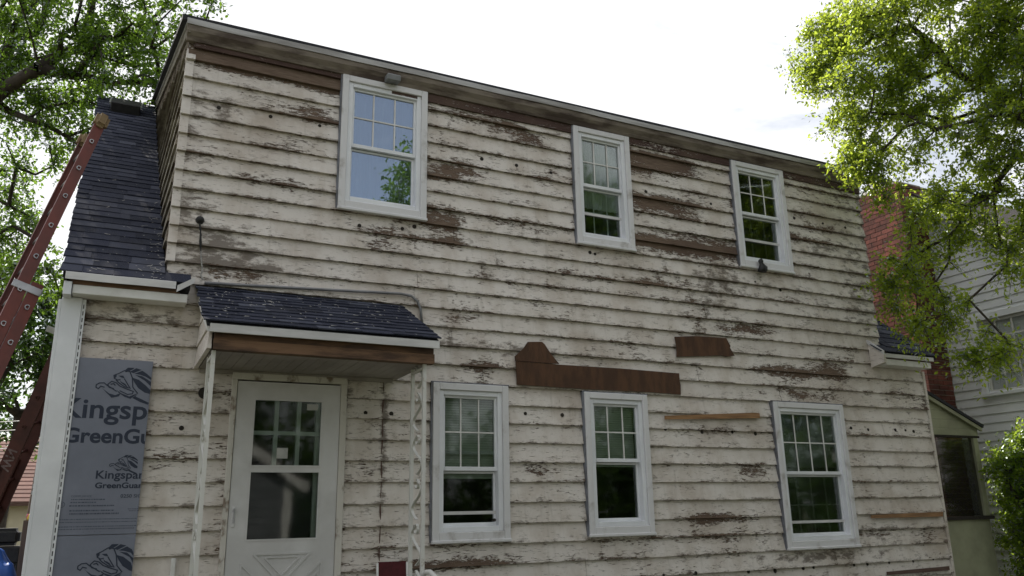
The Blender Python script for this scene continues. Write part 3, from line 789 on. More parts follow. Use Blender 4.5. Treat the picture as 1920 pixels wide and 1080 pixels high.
def window(x0, x1, z0, z1, cols=3, mid=0.5, glass='glass', bars=(), blind=None, low_grid=False, label=None, casing_w=0.062):
    m = MB(); ring(m, x0, x1, z0, z1, casing_w, -0.066, 0.0, casing_w + 0.02)
    m.box(x0 - 0.006, x1 + 0.006, -0.078, -0.01, z0 - 0.012, z0 + 0.016)
    win = m.build('window', M['casing'], house, bevel=0.005)
    if label: win['label'] = label
    m = MB(); m.box(x0 - 0.016, x0 - 0.002, -0.05, 0.0, z0, z1 + 0.012); m.box(x0 - 0.016, x1 + 0.012, -0.055, 0, z1 + 0.001, z1 + 0.012)
    m.build('flashing', M['casing_side'], win)
    a0, a1, c0, c1 = x0 + casing_w, x1 - casing_w, z0 + casing_w + 0.02, z1 - casing_w
    m = MB(); ring(m, a0, a1, c0, c1, 0.045, -0.048, 0.06)
    m.build('frame', M['vinyl'], win, bevel=0.004)
    a0 += 0.045; a1 -= 0.045; c0 += 0.045; c1 -= 0.045
    zm = c0 + (c1 - c0) * mid
    # upper sash sits outside the lower one
    m = MB(); ring(m, a0, a1, zm - 0.004, c1, 0.022, -0.022, 0.012, 0.036); m.build('sash', M['vinyl'], win, bevel=0.002)
    m = MB(); ring(m, a0, a1, c0, zm - 0.006, 0.022, 0.016, 0.05, 0.03, 0.02); m.build('sash', M['vinyl'], win, bevel=0.002)
    MB().box(a0 + 0.012, a1 - 0.012, -0.006, -0.002, zm + 0.012, c1 - 0.012).build('pane', M[glass], win)
    MB().box(a0 + 0.012, a1 - 0.012, 0.030, 0.034, c0 + 0.012, zm - 0.012).build('pane', M[glass], win)
    g = MB()
    u0, u1 = zm + 0.030, c1 - 0.02
    for k in range(1, cols):
        x = a0 + (a1 - a0) * k / cols
        g.box(x - 0.0065, x + 0.0065, -0.013, -0.0065, u0, u1)
    zc = (u0 + u1) / 2
    g.box(a0 + 0.02, a1 - 0.02, -0.0135, -0.0066, zc - 0.0065, zc + 0.0065)
    if low_grid:
        for k in range(1, cols):
            x = a0 + (a1 - a0) * k / cols
            g.box(x - 0.0065, x + 0.0065, 0.0385, 0.045, c0 + 0.03, zm - 0.02)
        zl = c0 + (zm - c0) * 0.5
        g.box(a0 + 0.02, a1 - 0.02, 0.038, 0.0445, zl - 0.0065, zl + 0.0065)
    g.build('muntin_grid', M['white'], win)
    for fr in bars:
        zb_ = c0 + (c1 - c0) * fr
        MB().box(a0 + 0.004, a1 - 0.004, 0.012, 0.029, zb_ - 0.014, zb_ + 0.014).build('storm_rail', M['drip'], win)
    if blind:
        kind, lo, hi = blind
        za, zb2 = c0 + (c1 - c0) * lo, c0 + (c1 - c0) * hi
        b = MB()
        if kind == 'slats':
            z = za
            while z < zb2:
                b.add([(a0 - 0.0, 0.064, z), (a1 + 0.0, 0.064, z), (a1 + 0.0, 0.072, z + 0.022), (a0 - 0.0, 0.072, z + 0.022)], [(0, 1, 2, 3)])
                z += 0.0225
            tag(b.build('blind', M['blind'], win), kind='stuff')
        else:
            n = 40
            xs = [a0 - 0.03 + (a1 - a0 + 0.06) * k / n for k in range(n + 1)]
            vs = [(x, 0.075 + 0.010 * math.sin(k * 1.3), z) for z in (za, zb2) for k, x in enumerate(xs)]
            b.add(vs, [(k, k + 1, n + 2 + k, n + 1 + k) for k in range(n)])
            b.build('curtain', M['curtain'], win)
    return win


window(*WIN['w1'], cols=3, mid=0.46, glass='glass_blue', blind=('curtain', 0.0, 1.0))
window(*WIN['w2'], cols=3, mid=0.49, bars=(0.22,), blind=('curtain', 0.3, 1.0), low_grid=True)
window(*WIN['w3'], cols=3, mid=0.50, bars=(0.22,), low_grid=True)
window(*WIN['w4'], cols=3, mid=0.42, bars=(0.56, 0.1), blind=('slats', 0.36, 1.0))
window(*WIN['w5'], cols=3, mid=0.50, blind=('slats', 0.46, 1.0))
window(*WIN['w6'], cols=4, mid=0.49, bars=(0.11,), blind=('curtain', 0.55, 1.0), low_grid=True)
# dark partition inside, so that the rooms have a back
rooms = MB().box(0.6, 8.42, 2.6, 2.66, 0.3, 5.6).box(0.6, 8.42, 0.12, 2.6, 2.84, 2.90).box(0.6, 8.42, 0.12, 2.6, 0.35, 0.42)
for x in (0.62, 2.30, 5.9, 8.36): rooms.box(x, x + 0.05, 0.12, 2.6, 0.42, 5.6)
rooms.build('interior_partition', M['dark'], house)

# ------------------------------------------------------------------ storm door
m = MB()
dx0, dx1, dzt = 0.905, 1.742, 2.610
m.box(DOOR[0], dx0 - 0.004, -0.052, 0.0, 0.45, dzt + 0.012).box(dx1 + 0.004, DOOR[1], -0.052, 0.0, 0.45, dzt + 0.012)
m.box(DOOR[0], DOOR[1], -0.055, 0.0, dzt + 0.012, DOOR[3])
door = m.build('door', M['old_jamb'], house, bevel=0.004)
m = MB()
gx0, gx1 = 1.049, 1.589
m.box(dx0, gx0, -0.042, -0.008, 0.47, dzt).box(gx1, dx1, -0.042, -0.008, 0.47, dzt)
m.box(gx0, gx1, -0.0415, -0.008, 2.462, dzt).box(gx0, gx1, -0.0415, -0.008, 1.888, 1.942).box(gx0, gx1, -0.0415, -0.008, 0.47, 1.376)
m.build('leaf', M['door'], door)
m = MB(); ring(m, gx0 - 0.012, gx1 + 0.012, 1.93, 2.474, 0.013, -0.047, -0.0425); ring(m, gx0 - 0.012, gx1 + 0.012, 1.364, 1.900, 0.013, -0.0475, -0.043)
m.build('glazing_bead', M['door'], door)
MB().box(gx0, gx1, -0.026, -0.022, 1.942, 2.462).build('pane', M['glass'], door)
MB().box(gx0, gx1, -0.026, -0.022, 1.376, 1.888).build('pane', M['glass'], door)
m = MB()
def tri(pts, w, y):
    n = len(pts)
    for i in range(n):
        a, b = Vector((pts[i][0], y, pts[i][1])), Vector((pts[(i + 1) % n][0], y, pts[(i + 1) % n][1]))
        m.bar(a, b, w, 0.012 + 0.001 * i, (0, 1, 0))
for s_, w in ((1.0, 0.016), (0.62, 0.010)):
    for pts in ([(1.112, 1.265), (1.548, 1.265), (1.33, 1.045)], [(1.112, 0.68), (1.548, 0.68), (1.33, 0.90)], [(1.02, 1.20), (1.02, 0.745), (1.25, 0.972)], [(1.64, 1.20), (1.64, 0.745), (1.41, 0.972)]):
        cx, cz = sum(q[0] for q in pts) / 3, sum(q[1] for q in pts) / 3
        tri([(cx + (q[0] - cx) * s_, cz + (q[1] - cz) * s_) for q in pts], w, -0.044)
m.build('crossbuck_moulding', M['door'], door)
hd = MB().box(0.926, 0.952, -0.050, -0.042, 1.47, 1.625).build('handle', M['drip'], door, bevel=0.003)
MB().box(0.932, 0.946, -0.075, -0.05, 1.585, 1.605).box(0.934, 0.944, -0.082, -0.074, 1.50, 1.612).build('lever', M['alu'], hd, bevel=0.002)
MB().box(1.244, 1.332, -0.0275, -0.0265, 1.998, 2.082).build('sticker', M['sticker'], door)
MB().box(1.47, 1.56, -0.0276, -0.0266, 2.395, 2.445).build('sticker', M['sticker'], door)
m = MB()                                         # the wooden entrance door behind
for k in (1, 2):
    x = gx0 + (gx1 - gx0) * k / 3
    m.box(x - 0.017, x + 0.017, -0.019, 0.02, 1.93, 2.48)
m.box(gx0 - 0.0, gx1 + 0.0, -0.018, 0.02, 2.185, 2.217)
m.box(gx0 - 0.1, gx0 + 0.012, 0.021, 0.051, 1.3, 2.6).box(gx1 - 0.03, gx1 + 0.1, 0.021, 0.051, 1.3, 2.6)
m.build('inner_muntins', M['white'], door)
MB().box(gx0 - 0.1, gx1 + 0.1, 0.052, 0.08, 0.45, 1.93).build('inner_door', M['dark'], door)

# ------------------------------------------------------------------ porch canopy
PANG = math.atan2(3.375 - 2.868, 1.0)
pc = MB().prism([(0.545, -0.975, 2.868), (2.27, -0.975, 2.868), (2.27, -0.03, 3.352), (0.545, -0.03, 3.352)], (0, 0, -0.03))
canopy = pc.build('porch_canopy', M['shingle_dark'], house)
shingle_field(canopy, (0, -1.0, 2.870), PANG, 11, 0.1015, lambda i, y: (0.53, 2.287), wmin=0.13, wmax=0.27, seed=11)
MB().box(0.565, 2.275, -0.992, -0.978, 2.795, 2.856).build('fascia', M['drip'], canopy, bevel=0.002)
long_strip('beam', 0.60, 2.25, [(-0.945, 2.683), (-0.945, 2.757), (-0.86, 2.757), (-0.86, 2.683)], M['beam2'], canopy, 81, 0.002)
long_strip('header_board', 0.605, 2.245, [(-0.938, 2.759), (-0.938, 2.81), (-0.87, 2.81), (-0.87, 2.759)], M['beam'], canopy, 83, 0.002)
for k in range(21):                              # soffit planks run back to the wall
    x = 0.60 + k * 0.0785
    MB().box(x, x + 0.0755, -0.858, -0.034, 2.694 + RND.uniform(-.001, .001), 2.708).build('soffit_plank', M['soffit'], canopy)
m = MB().prism([(0.548, -0.97, 2.80), (0.548, -0.97, 2.862), (0.548, -0.034, 3.335), (0.548, -0.034, 3.23)], (0.022, 0, 0))
m.build('rake_board', M['white'], canopy)
for k, (za, zb_) in enumerate(((2.69, 2.86), (2.862, 3.03), (3.032, 3.20))):   # boards closing the left side
    def yy(z): return min(-0.034, -0.975 + (z - 2.86) / math.tan(PANG) + 0.02)
    y0a, y0b = max(-0.93, yy(za + 0.03)), max(-0.93, yy(zb_ + 0.03))
    MB().add([(0.560 + 0.004 * k, y0a, za), (0.560 + 0.004 * k, -0.034, za), (0.576, -0.034, zb_), (0.576, y0b, zb_), (0.59, y0a, za), (0.59, -0.034, za), (0.59, -0.034, zb_), (0.59, y0b, zb_)],
             [(0, 3, 2, 1), (0, 1, 5, 4), (0, 4, 7, 3), (4, 5, 6, 7), (3, 7, 6, 2)]).build('side_board', M['paint'], canopy)
MB().box(0.604, 2.20, -0.05, -0.034, 2.66, 2.692).build('ledger', M['soffit'], canopy)
# flaked paint lying on the canopy shingles
r = random.Random(5)
m = MB()
for k in range(230):
    x = r.uniform(0.58, 2.25); t = r.random() ** 0.75
    if r.random() > 1.15 - (x - 0.58) / 2.4 + 0.15: continue
    y = -0.97 + t * 0.9
    z = 2.870 + (y + 1.0) * math.tan(PANG) + 0.013
    l, w, a = r.choice((0.004, 0.005, 0.007, 0.010, 0.028)) * r.uniform(0.6, 1.2), r.uniform(0.002, 0.005), r.uniform(-0.8, 0.8)
    dx, dy = Vector((math.cos(a), math.sin(a) * 0.88, math.sin(a) * 0.45)), Vector((-math.sin(a), math.cos(a) * 0.88, math.cos(a) * 0.45))
    o = Vector((x, y, z))
    m.add([o - dx * l - dy * w, o + dx * l - dy * w * r.random(), o + dx * l * 0.8 + dy * w, o - dx * l * r.random() + dy * w + Vector((0, 0, 0.004))], [(0, 1, 2, 3)])
tag(m.build('paint_flakes', M['chip'], canopy), kind='stuff')
m = MB()
for k in range(110):                             # and in the valley of the left roof
    t = r.random() ** 1.8 * 2.6; x = 0.27 - abs(r.gauss(0, 0.07)) if r.random() < 0.7 else r.uniform(-0.35, 0.25)
    y = ROOF_Y0 + t * math.cos(ANG)
    l, w, a = r.choice((0.004, 0.006, 0.008, 0.025)), r.uniform(0.002, 0.004), r.uniform(-1.2, 1.2)
    dx, dy = Vector((math.cos(a), math.sin(a) * 0.78, math.sin(a) * 0.62)), Vector((-math.sin(a), math.cos(a) * 0.78, math.cos(a) * 0.62))
    o = Vector((x - SK * (y - ROOF_Y0), y, roof_z(y) + 0.018))
    m.add([o - dx * l - dy * w, o + dx * l - dy * w, o + dx * l + dy * w, o - dx * l + dy * w], [(0, 1, 2, 3)])
tag(m.build('paint_flakes', M['chip'], roof), kind='stuff')

# conduit over the canopy
MB().tube([(0.585, -0.05, 3.395), (1.35, -0.05, 3.43), (2.25, -0.05, 3.475), (2.36, -0.05, 3.465), (2.42, -0.05, 3.42), (2.448, -0.05, 3.36), (2.47, -0.05, 3.20)], 0.0125, 8).build('conduit', M['conduit'], house, smooth=True)

# ornamental iron posts, each a pair of bars with scrolls between them
def iron_post(x):
    p = MB()
    for y in (-0.885, -0.615):
        p.box(x - 0.0135, x + 0.0135, y - 0.0135, y + 0.0135, 0.43, 2.682)
    p.box(x - 0.012, x + 0.012, -0.8715, -0.6285, 2.64, 2.66).box(x - 0.012, x + 0.012, -0.8715, -0.6285, 0.46, 0.48)
    post = p.build('porch_post', M['iron'], house)
    z = 0.50
    k = 0
    while z < 2.52:
        pts = []
        for j in range(25):
            t = j / 24.0
            yy_ = -0.75 + 0.11 * math.sin(t * 2 * math.pi) * (1 if k % 2 else -1) * (1 - 0.2 * t)
            pts.append((x, yy_, z + t * 0.30))
        for j in range(9):
            a = math.pi * 0.5 + j / 8.0 * math.pi * 1.4
            pts.append((x, -0.75 + 0.035 * math.cos(a), z + 0.30 - 0.035 + 0.035 * math.sin(a)))
        s = MB()
        for j in range(len(pts) - 1):
            s.bar(pts[j], pts[j + 1], 0.022, 0.006, (0, 1, 0.3))
        s.build('scroll', M['iron'], post)
        z += 0.335; k += 1
    return post
iron_post(0.612)
iron_post(2.188)
MB().tube([(2.19, -0.90, 1.10), (2.19, -0.95, 1.135), (2.20, -1.02, 1.14), (2.22, -1.10, 1.10), (2.23, -1.18, 1.02), (2.24, -1.6, 0.72)], 0.017, 8).tube([(2.24, -1.6, 0.72), (2.24, -1.6, 0.1)], 0.014, 8).build('hand_rail', M['iron'], house, smooth=True)
stoop = MB().box(0.40, 2.45, -1.15, -0.04, 0.0, 0.425).box(0.70, 2.0, -1.45, -1.15, 0.0, 0.22).build('stoop', M['concrete'], house, bevel=0.01)

# flood lamp over the upper window, black cap with cables, sill ornament, vent
lamp = MB().obb((2.045, -0.165, 5.545), (0.135, 0.0, 0.0), (0.0, 0.10, 0.012), (0.0, -0.012, 0.062)).build('flood_lamp', M['grey_lamp'], house, bevel=0.008)
MB().tube([(2.12, -0.09, 5.56), (2.13, -0.04, 5.58)], 0.02, 8).build('lamp_arm', M['grey_lamp'], lamp)
cap = MB().tube([(0.508, -0.02, 3.93), (0.508, -0.05, 3.93), (0.508, -0.075, 3.925), (0.508, -0.085, 3.92)], [0.036, 0.034, 0.025, 0.008], 12).build('service_cap', M['black'], house, smooth=True)
MB().tube([(0.508, -0.06, 3.90), (0.52, -0.06, 3.82), (0.525, -0.055, 3.74), (0.535, -0.05, 3.66)], [0.006, 0.006, 0.011, 0.004], 6).tube([(0.503, -0.06, 3.90), (0.512, -0.065, 3.84), (0.53, -0.06, 3.79)], 0.004, 6).build('cable', M['black'], cap)
MB().tube([(0.535, -0.05, 3.66), (0.545, -0.05, 3.58), (0.56, -0.045, 3.50), (0.552, -0.045, 3.46), (0.57, -0.045, 3.42)], 0.006, 6).build('cable', M['chip'], cap)
MB().tube([(0.655, -0.045, 2.50), (0.655, -0.02, 2.50)], 0.045, 14).build('doorbell_plate', M['hole'], house)
MB().box(0.52, 0.552, -0.07, -0.03, 1.12, 1.26).build('wall_box', M['white'], house, bevel=0.004)

# ------------------------------------------------------------------ screened side porch at the right end
PY = 0.22
sp = MB().box(9.235, 10.40, PY, PY + 0.05, 0.05, 1.345).box(10.385, 10.43, PY + 0.05, 3.2, 0.05, 1.345)
side_porch = sp.build('side_porch', M['tinted_panel'], house)
MB().box(9.235, 10.46, PY - 0.04, PY + 0.06, 1.346, 1.388).build('sill', M['hole'], side_porch, bevel=0.004)
MB().box(10.33, 10.42, PY - 0.005, PY + 0.075, 1.389, 2.41).build('corner_post', M['tinted_panel'], side_porch, bevel=0.004)
MB().box(10.33, 10.42, 3.1, 3.2, 1.389, 2.41).build('corner_post', M['tinted_panel'], side_porch, bevel=0.004)
MB().box(9.235, 10.44, PY - 0.004, PY + 0.07, 2.411, 2.50).build('header', M['tinted_panel'], side_porch, bevel=0.003)
MB().box(9.235, 10.45, PY - 0.012, PY + 0.03, 2.385, 2.4105).build('shadow_bead', M['hole'], side_porch)
for k, (za, zb_) in enumerate(((2.502, 2.615), (2.617, 2.73), (2.732, 2.845), (2.847, 2.96))):
    def xe(z): return 10.40 - (z - 2.53) * (1.10 / 0.45)
    xa, xb = xe(za), xe(zb_)
    if xa < 9.26: continue
    MB().prism([(9.235, PY - 0.002 * k, za), (xa, PY - 0.002 * k, za), (max(xb, 9.24), PY - 0.002 * k, zb_), (9.235, PY - 0.002 * k, zb_)], (0, 0.03, 0)).build('siding_board', M['tinted_panel'], side_porch)
# roof falls to the right
MB().obb((9.225, PY - 0.07, 3.035), (1.26, 0, -0.517), (0, 3.2, 0), (0.015, 0, 0.035)).build('porch_roof', M['shingle_dark'], side_porch)
MB().obb((9.235, PY - 0.055, 2.975), (1.235, 0, -0.507), (0, 0.03, 0), (0, 0, 0.05)).build('rake_board', M['tinted_panel'], side_porch)
MB().box(9.235, 10.33, PY + 0.03, PY + 0.032, 1.389, 2.385).build('screen', M['screen'], side_porch)
MB().box(10.40, 10.402, PY + 0.08, 3.1, 1.389, 2.385).build('screen', M['screen'], side_porch)

# ------------------------------------------------------------------ insulation boards by the corner
LF = [[(0.067, 2.639), (0.089, 2.663), (0.135, 2.664), (0.124, 2.652), (0.1, 2.637), (0.077, 2.626)], [(0.105, 2.632), (0.147, 2.662), (0.186, 2.651), (0.158, 2.637), (0.131, 2.623)], [(0.137, 2.619), (0.191, 2.645), (0.226, 2.623), (0.26, 2.593), (0.262, 2.577), (0.22, 2.6), (0.177, 2.614)], [(0.143, 2.61), (0.195, 2.602), (0.263, 2.562), (0.265, 2.529), (0.215, 2.57)], [(0.123, 2.589), (0.173, 2.574), (0.227, 2.532), (0.266, 2.499), (0.266, 2.47), (0.223, 2.478), (0.175, 2.51), (0.146, 2.55)], [(0.141, 2.434), (0.175, 2.466), (0.162, 2.446), (0.203, 2.428), (0.264, 2.401), (0.253, 2.387), (0.197, 2.405)], [(-0.082, 2.513), (-0.055, 2.486), (-0.021, 2.461), (0.021, 2.45), (0.058, 2.466), (0.048, 2.442), (-0.001, 2.429), (-0.046, 2.473)], [(0.027, 2.49), (0.06, 2.466), (0.119, 2.444), (0.176, 2.472), (0.129, 2.426), (0.087, 2.44), (0.043, 2.469)], [(-0.004, 2.599), (0.017, 2.606), (0.017, 2.589), (0.008, 2.577)], [(0.029, 2.598), (0.063, 2.6), (0.075, 2.579), (0.048, 2.586)], [(0.042, 2.565), (0.052, 2.545), (0.083, 2.523), (0.103, 2.512), (0.086, 2.535), (0.07, 2.546), (0.058, 2.549)]]
LS = [[(0.067, 2.639), (0.029, 2.614), (-0.002, 2.599), (0.004, 2.576), (0.027, 2.564), (0.045, 2.569)], [(0.073, 2.576), (0.095, 2.542), (0.12, 2.504)], [(0.017, 2.564), (0.036, 2.545), (0.079, 2.516), (0.109, 2.508)], [(-0.096, 2.493), (-0.113, 2.503), (-0.113, 2.521), (-0.093, 2.536), (-0.062, 2.539), (-0.039, 2.52), (-0.017, 2.508), (0.009, 2.491), (0.028, 2.479)], [(-0.096, 2.493), (-0.082, 2.513), (-0.057, 2.506)], [(0.008, 2.498), (-0.025, 2.507), (-0.036, 2.529), (-0.012, 2.553), (0.019, 2.544), (0.046, 2.52), (0.089, 2.502), (0.144, 2.483), (0.138, 2.465), (0.105, 2.459), (0.05, 2.484)], [(-0.016, 2.53), (0.004, 2.536), (0.015, 2.523)], [(0.067, 2.639), (0.105, 2.634), (0.126, 2.588), (0.137, 2.515), (0.174, 2.47)]]
FY = -0.0635


def emblem(parent, ox, oz, s, clip, y, sw=0.0042):
    """leaping lion in dark print: filled mane stripes and outlined limbs"""
    m = MB()
    px, pz = -0.117, 2.503
    def T(q): return (ox + (q[0] - px) * s, oz + (q[1] - pz) * s)
    for i, f in enumerate(LF):
        pts = [(min(T(q)[0], clip), y - 0.00005 * i, T(q)[1]) for q in f]
        if max(p_[0] for p_ in pts) - min(p_[0] for p_ in pts) < 1e-4: continue
        a2 = sum(pts[k][0] * pts[(k + 1) % len(pts)][2] - pts[(k + 1) % len(pts)][0] * pts[k][2] for k in range(len(pts)))
        if a2 < 0: pts = pts[::-1]
        m.add(pts, [tuple(range(len(pts)))])
    for i, st in enumerate(LS):
        for k in range(len(st) - 1):
            a, b = Vector((T(st[k])[0], T(st[k])[1])), Vector((T(st[k + 1])[0], T(st[k + 1])[1]))
            d = (b - a).normalized(); n = Vector((-d.y, d.x)) * sw * s * 0.9; e = d * sw * s * 0.4
            yq = y - 0.0006 - 0.00005 * (i * 9 + k) * 0.2
            q = [a - e - n, b + e - n, b + e + n, a - e + n]
            m.add([(min(v.x, clip), yq, v.y) for v in q], [(0, 1, 2, 3)])
    return m.build('printed_emblem', M['print'], parent)


def insulation(z0, z1, label):
    m = MB().box(-0.405, 0.262, FY + 0.0015, -0.0445, z0, z1)
    o = m.build('insulation_panel', M['foam'], None, bevel=0.0015)
    tag(o, label, 'insulation panel')
    return o


def letters(parent, mat, *jobs):
    for j in jobs:
        MB().add(*put_text(*j)).build('printed_word', M[mat], parent)


p1 = insulation(1.4435, 2.722, 'grey blue printed insulation sheet on the wall, the upper of two with large lettering')
p2 = insulation(0.22, 1.4395, 'grey blue insulation sheet on the wall, the lower one, cut off by the bottom edge')
EDGE = 0.2605
emblem(p1, -0.117, 2.503, 1.0, EDGE, FY)
emblem(p1, 0.035, 1.928, 0.50, EDGE, FY, 0.0048)
emblem(p2, -0.096, 1.214, 1.0, EDGE, FY)
letters(p1, 'print', ('K', -0.325, 0.455, 2.276, 0.148, FY, EDGE), ('G', -0.29, 0.505, 2.096, 0.108, FY, EDGE),
        ('K', -0.045, 0.281, 1.837, 0.060, FY, EDGE), ('G', -0.043, 0.303, 1.769, 0.041, FY, EDGE), ('N', 0.133, 0.272, 1.700, 0.026, FY, EDGE))
letters(p1, 'print2', ('C', -0.188, -0.057, 1.706, 0.014, FY, EDGE), ('E', -0.252, -0.230, 1.645, 0.02, FY, EDGE))
m = MB()
r = random.Random(3)
for (xa, xb, z, h) in ((-.186, .021, 1.686, .007), (-.188, -.027, 1.665, .008), (-.193, .10, 1.641, .009), (-.188, .091, 1.607, .009), (-.186, .133, 1.585, .010), (-.245, .255, 1.549, .005), (-.245, .255, 1.529, .005), (-.245, .25, 1.498, .006), (-.245, .24, 1.481, .006), (0.19, .255, 1.617, .005), (0.20, .255, 1.604, .004)):
    x = xa
    while x < xb:                                # small print too small to read
        w = r.uniform(0.004, 0.016)
        m.add([(x, FY, z), (x + w, FY, z), (x + w, FY, z + h), (x, FY, z + h)], [(0, 1, 2, 3)])
        x += w + r.uniform(0.0025, 0.006)
for k in range(28):                              # ring of the test mark
    a, b = k / 28 * 2 * math.pi, (k + 1) / 28 * 2 * math.pi
    m.add([(-0.241 + q * math.cos(t), FY, 1.655 + q * math.sin(t)) for q, t in ((0.020, a), (0.020, b), (0.0165, b), (0.0165, a))], [(0, 1, 2, 3)])
for k in range(4): m.box(-0.085 + k * 0.036, -0.081 + k * 0.036, FY - 0.0004, FY, 1.462, 1.466)
tag(m.build('small_print', M['print2'], p1), kind='stuff')

# ------------------------------------------------------------------ ladders
def ladder_rail(mb, p0, p1, out, up, web, fl, th=0.006):
    """C-channel rail; web faces 'out', flanges point the other way"""
    t = Vector(p1) - Vector(p0)
    mb.obb(Vector(p0) - up * web / 2, t, up * web, -out * th)
    mb.obb(Vector(p0) - up * web / 2 - out * th, t, up * th, -out * (fl - th))
    mb.obb(Vector(p0) + up * web / 2 - out * th, t, -up * th, -out * (fl - th))


def rung_end(mb, c, t, up, out, s=0.021):
    """D-shaped ring where a rung comes through the web"""
    c = Vector(c)
    n = 16
    def pt(rad, k):
        a = k / n * 2 * math.pi
        q = max(math.sin(a), -0.55)
        return c + (t * math.cos(a) + up * q) * rad
    vs = [pt(s, k) for k in range(n)] + [pt(s * 0.68, k) for k in range(n)] + [pt(s, k) + out * 0.009 for k in range(n)] + [pt(s * 0.68, k) + out * 0.009 for k in range(n)]
    fs = []
    for k in range(n):
        j = (k + 1) % n
        fs += [(2 * n + k, 2 * n + j, 3 * n + j, 3 * n + k), (k, j, 2 * n + j, 2 * n + k), (3 * n + k, 3 * n + j, n + j, n + k)]
    mb.add(vs, fs)


def ladder(name, label, base, direc, rung, len_base, len_fly, fly_start, web, mats, mitt=True, sec_gap=0.048):
    """extension ladder: base section, and a fly section slid up along it"""
    d = Vector(direc).normalized()
    rv = Vector(rung)
    rv = rv - d * rv.dot(d)
    width = rv.length
    rn = rv.normalized()
    nrm = d.cross(rn).normalized()
    if nrm.z < 0: nrm = -nrm                     # upper side of the leaning ladder
    root = thing(name, label, 'ladder', base)
    inv = Vector(base)
    def sec(start, length, off, nm):
        for side, sgn in ((0.0, -1), (1.0, 1)):
            o = Vector((0, 0, 0)) + d * start + rn * width * side + nrm * off
            mb = MB(); ladder_rail(mb, o, o + d * length, rn * sgn, nrm, web, 0.032)
            mb.build('rail', M[mats[0]], root)
            k = 0.22
            while k < length - 0.05:
                ends = MB()
                rung_end(ends, o + d * k + rn * sgn * 0.0005, d, nrm, rn * sgn)
                ends.build('rung_end', M[mats[1]], root)
                k += 0.305
        k = 0.22
        while k < length - 0.05:
            o = d * (start + k) + nrm * off
            MB().tube([o + rn * 0.004, o + rn * (width - 0.004)], 0.015, 8).build('rung', M[mats[1]], root)
            k += 0.305
    sec(0.0, len_base, 0.0, 'base')
    if len_fly: sec(fly_start, len_fly, sec_gap + web * 0.55, 'fly')
    for side, sgn in ((0.0, -1), (1.0, 1)):
        if len_fly:
            o = d * (len_base - 0.10) + rn * (width * side) + nrm * (-web * 0.55) + rn * sgn * 0.001
            MB().obb(o, d * 0.06, nrm * (web * 1.9 + sec_gap), rn * sgn * 0.008).build('guide_bracket', M['alu'], root, bevel=0.002)
        if mitt:
            o = d * (fly_start + len_fly - 0.07) + nrm * (sec_gap + web * 0.55) + rn * (width * side)
            c = MB().obb(o - nrm * (web * 0.66) - rn * 0.045, d * 0.15, nrm * web * 1.32, rn * 0.09)
            c.build('end_mitt', M['mitt'], root, bevel=0.028, seg=3)
    return root


_p0, _p1 = Vector((-0.745, -0.10, 2.605)), Vector((-0.240, 0.50, 4.868))
_d = (_p1 - _p0).normalized()
_base = _p0 - _d * (_p0.z / _d.z)
_L = (_p1 - _base).length
ladder('ladder', 'red fibreglass extension ladder with tan padded tips leaning on the dark roof', tuple(_base), tuple(_d), (-0.09, 0.40, 0.12),
       (Vector((-0.578, 0.10, 3.266)) - _base).length + 0.02, 2.9, _L - 2.9, 0.085, ('fibre', 'alu'))
_a, _b = Vector((-0.90, 2.60, 1.90)), Vector((-0.52, 2.2, 3.15))
_d2 = (_b - _a).normalized()
_base2 = _a - _d2 * (_a.z / _d2.z)
lad2 = ladder('ladder', 'red ladder with shade painted into its dark colour, partly hidden behind the white corner board', tuple(_base2), tuple(_d2), (0.07, 0.40, 0.0),
              (_b - _base2).length + 0.25, 1.7, 0.55, 0.13, ('fibre_shaded', 'fibre_shaded'), mitt=False, sec_gap=0.012)
v, f = TXT['W']
_rn = Vector((0.07, 0.40, 0.0)); _rn = (_rn - _d2 * _rn.dot(_d2)).normalized()
_nr = _d2.cross(_rn).normalized()
if _nr.z < 0: _nr = -_nr
_o = (Vector((-0.86, 2.56, 2.02)) - _base2)
_o = _d2 * _o.dot(_d2) - _rn * 0.004
MB().add([_o + _d2 * (q[0] * 0.12) - _nr * (q[1] * 0.12 - 0.045) * 1.0 for q in v], f).build('faded_lettering', M['fadetext'], lad2)

# ------------------------------------------------------------------ red lawn chair on the stoop
chair = thing('lawn_chair', 'white framed lawn chair with dark red back beside the porch post', 'chair', (2.145, -0.42, 0.425))
chair.scale = (0.8, 0.8, 0.98)
chair.rotation_euler = (0, 0, math.radians(-8))
for sx in (-1, 1):
    MB().tube([(sx * 0.17, -0.22, 0.0), (sx * 0.17, -0.21, 0.36), (sx * 0.17, -0.20, 0.52), (sx * 0.17, -0.10, 0.54), (sx * 0.17, 0.20, 0.52)], 0.012, 8).build('front_leg', M['white'], chair, smooth=True)
    MB().tube([(sx * 0.15, 0.22, 0.0), (sx * 0.15, 0.16, 0.34), (sx * 0.15, 0.24, 0.76)], 0.012, 8).build('back_leg', M['white'], chair, smooth=True)
MB().box(-0.15, 0.15, -0.20, 0.16, 0.33, 0.355).build('seat', M['red_cloth'], chair, bevel=0.01)
MB().obb((-0.15, 0.165, 0.40), (0.30, 0, 0), (0, 0.075, 0.37), (0, 0.02, -0.004)).build('backrest', M['red_cloth'], chair, bevel=0.008, seg=2)

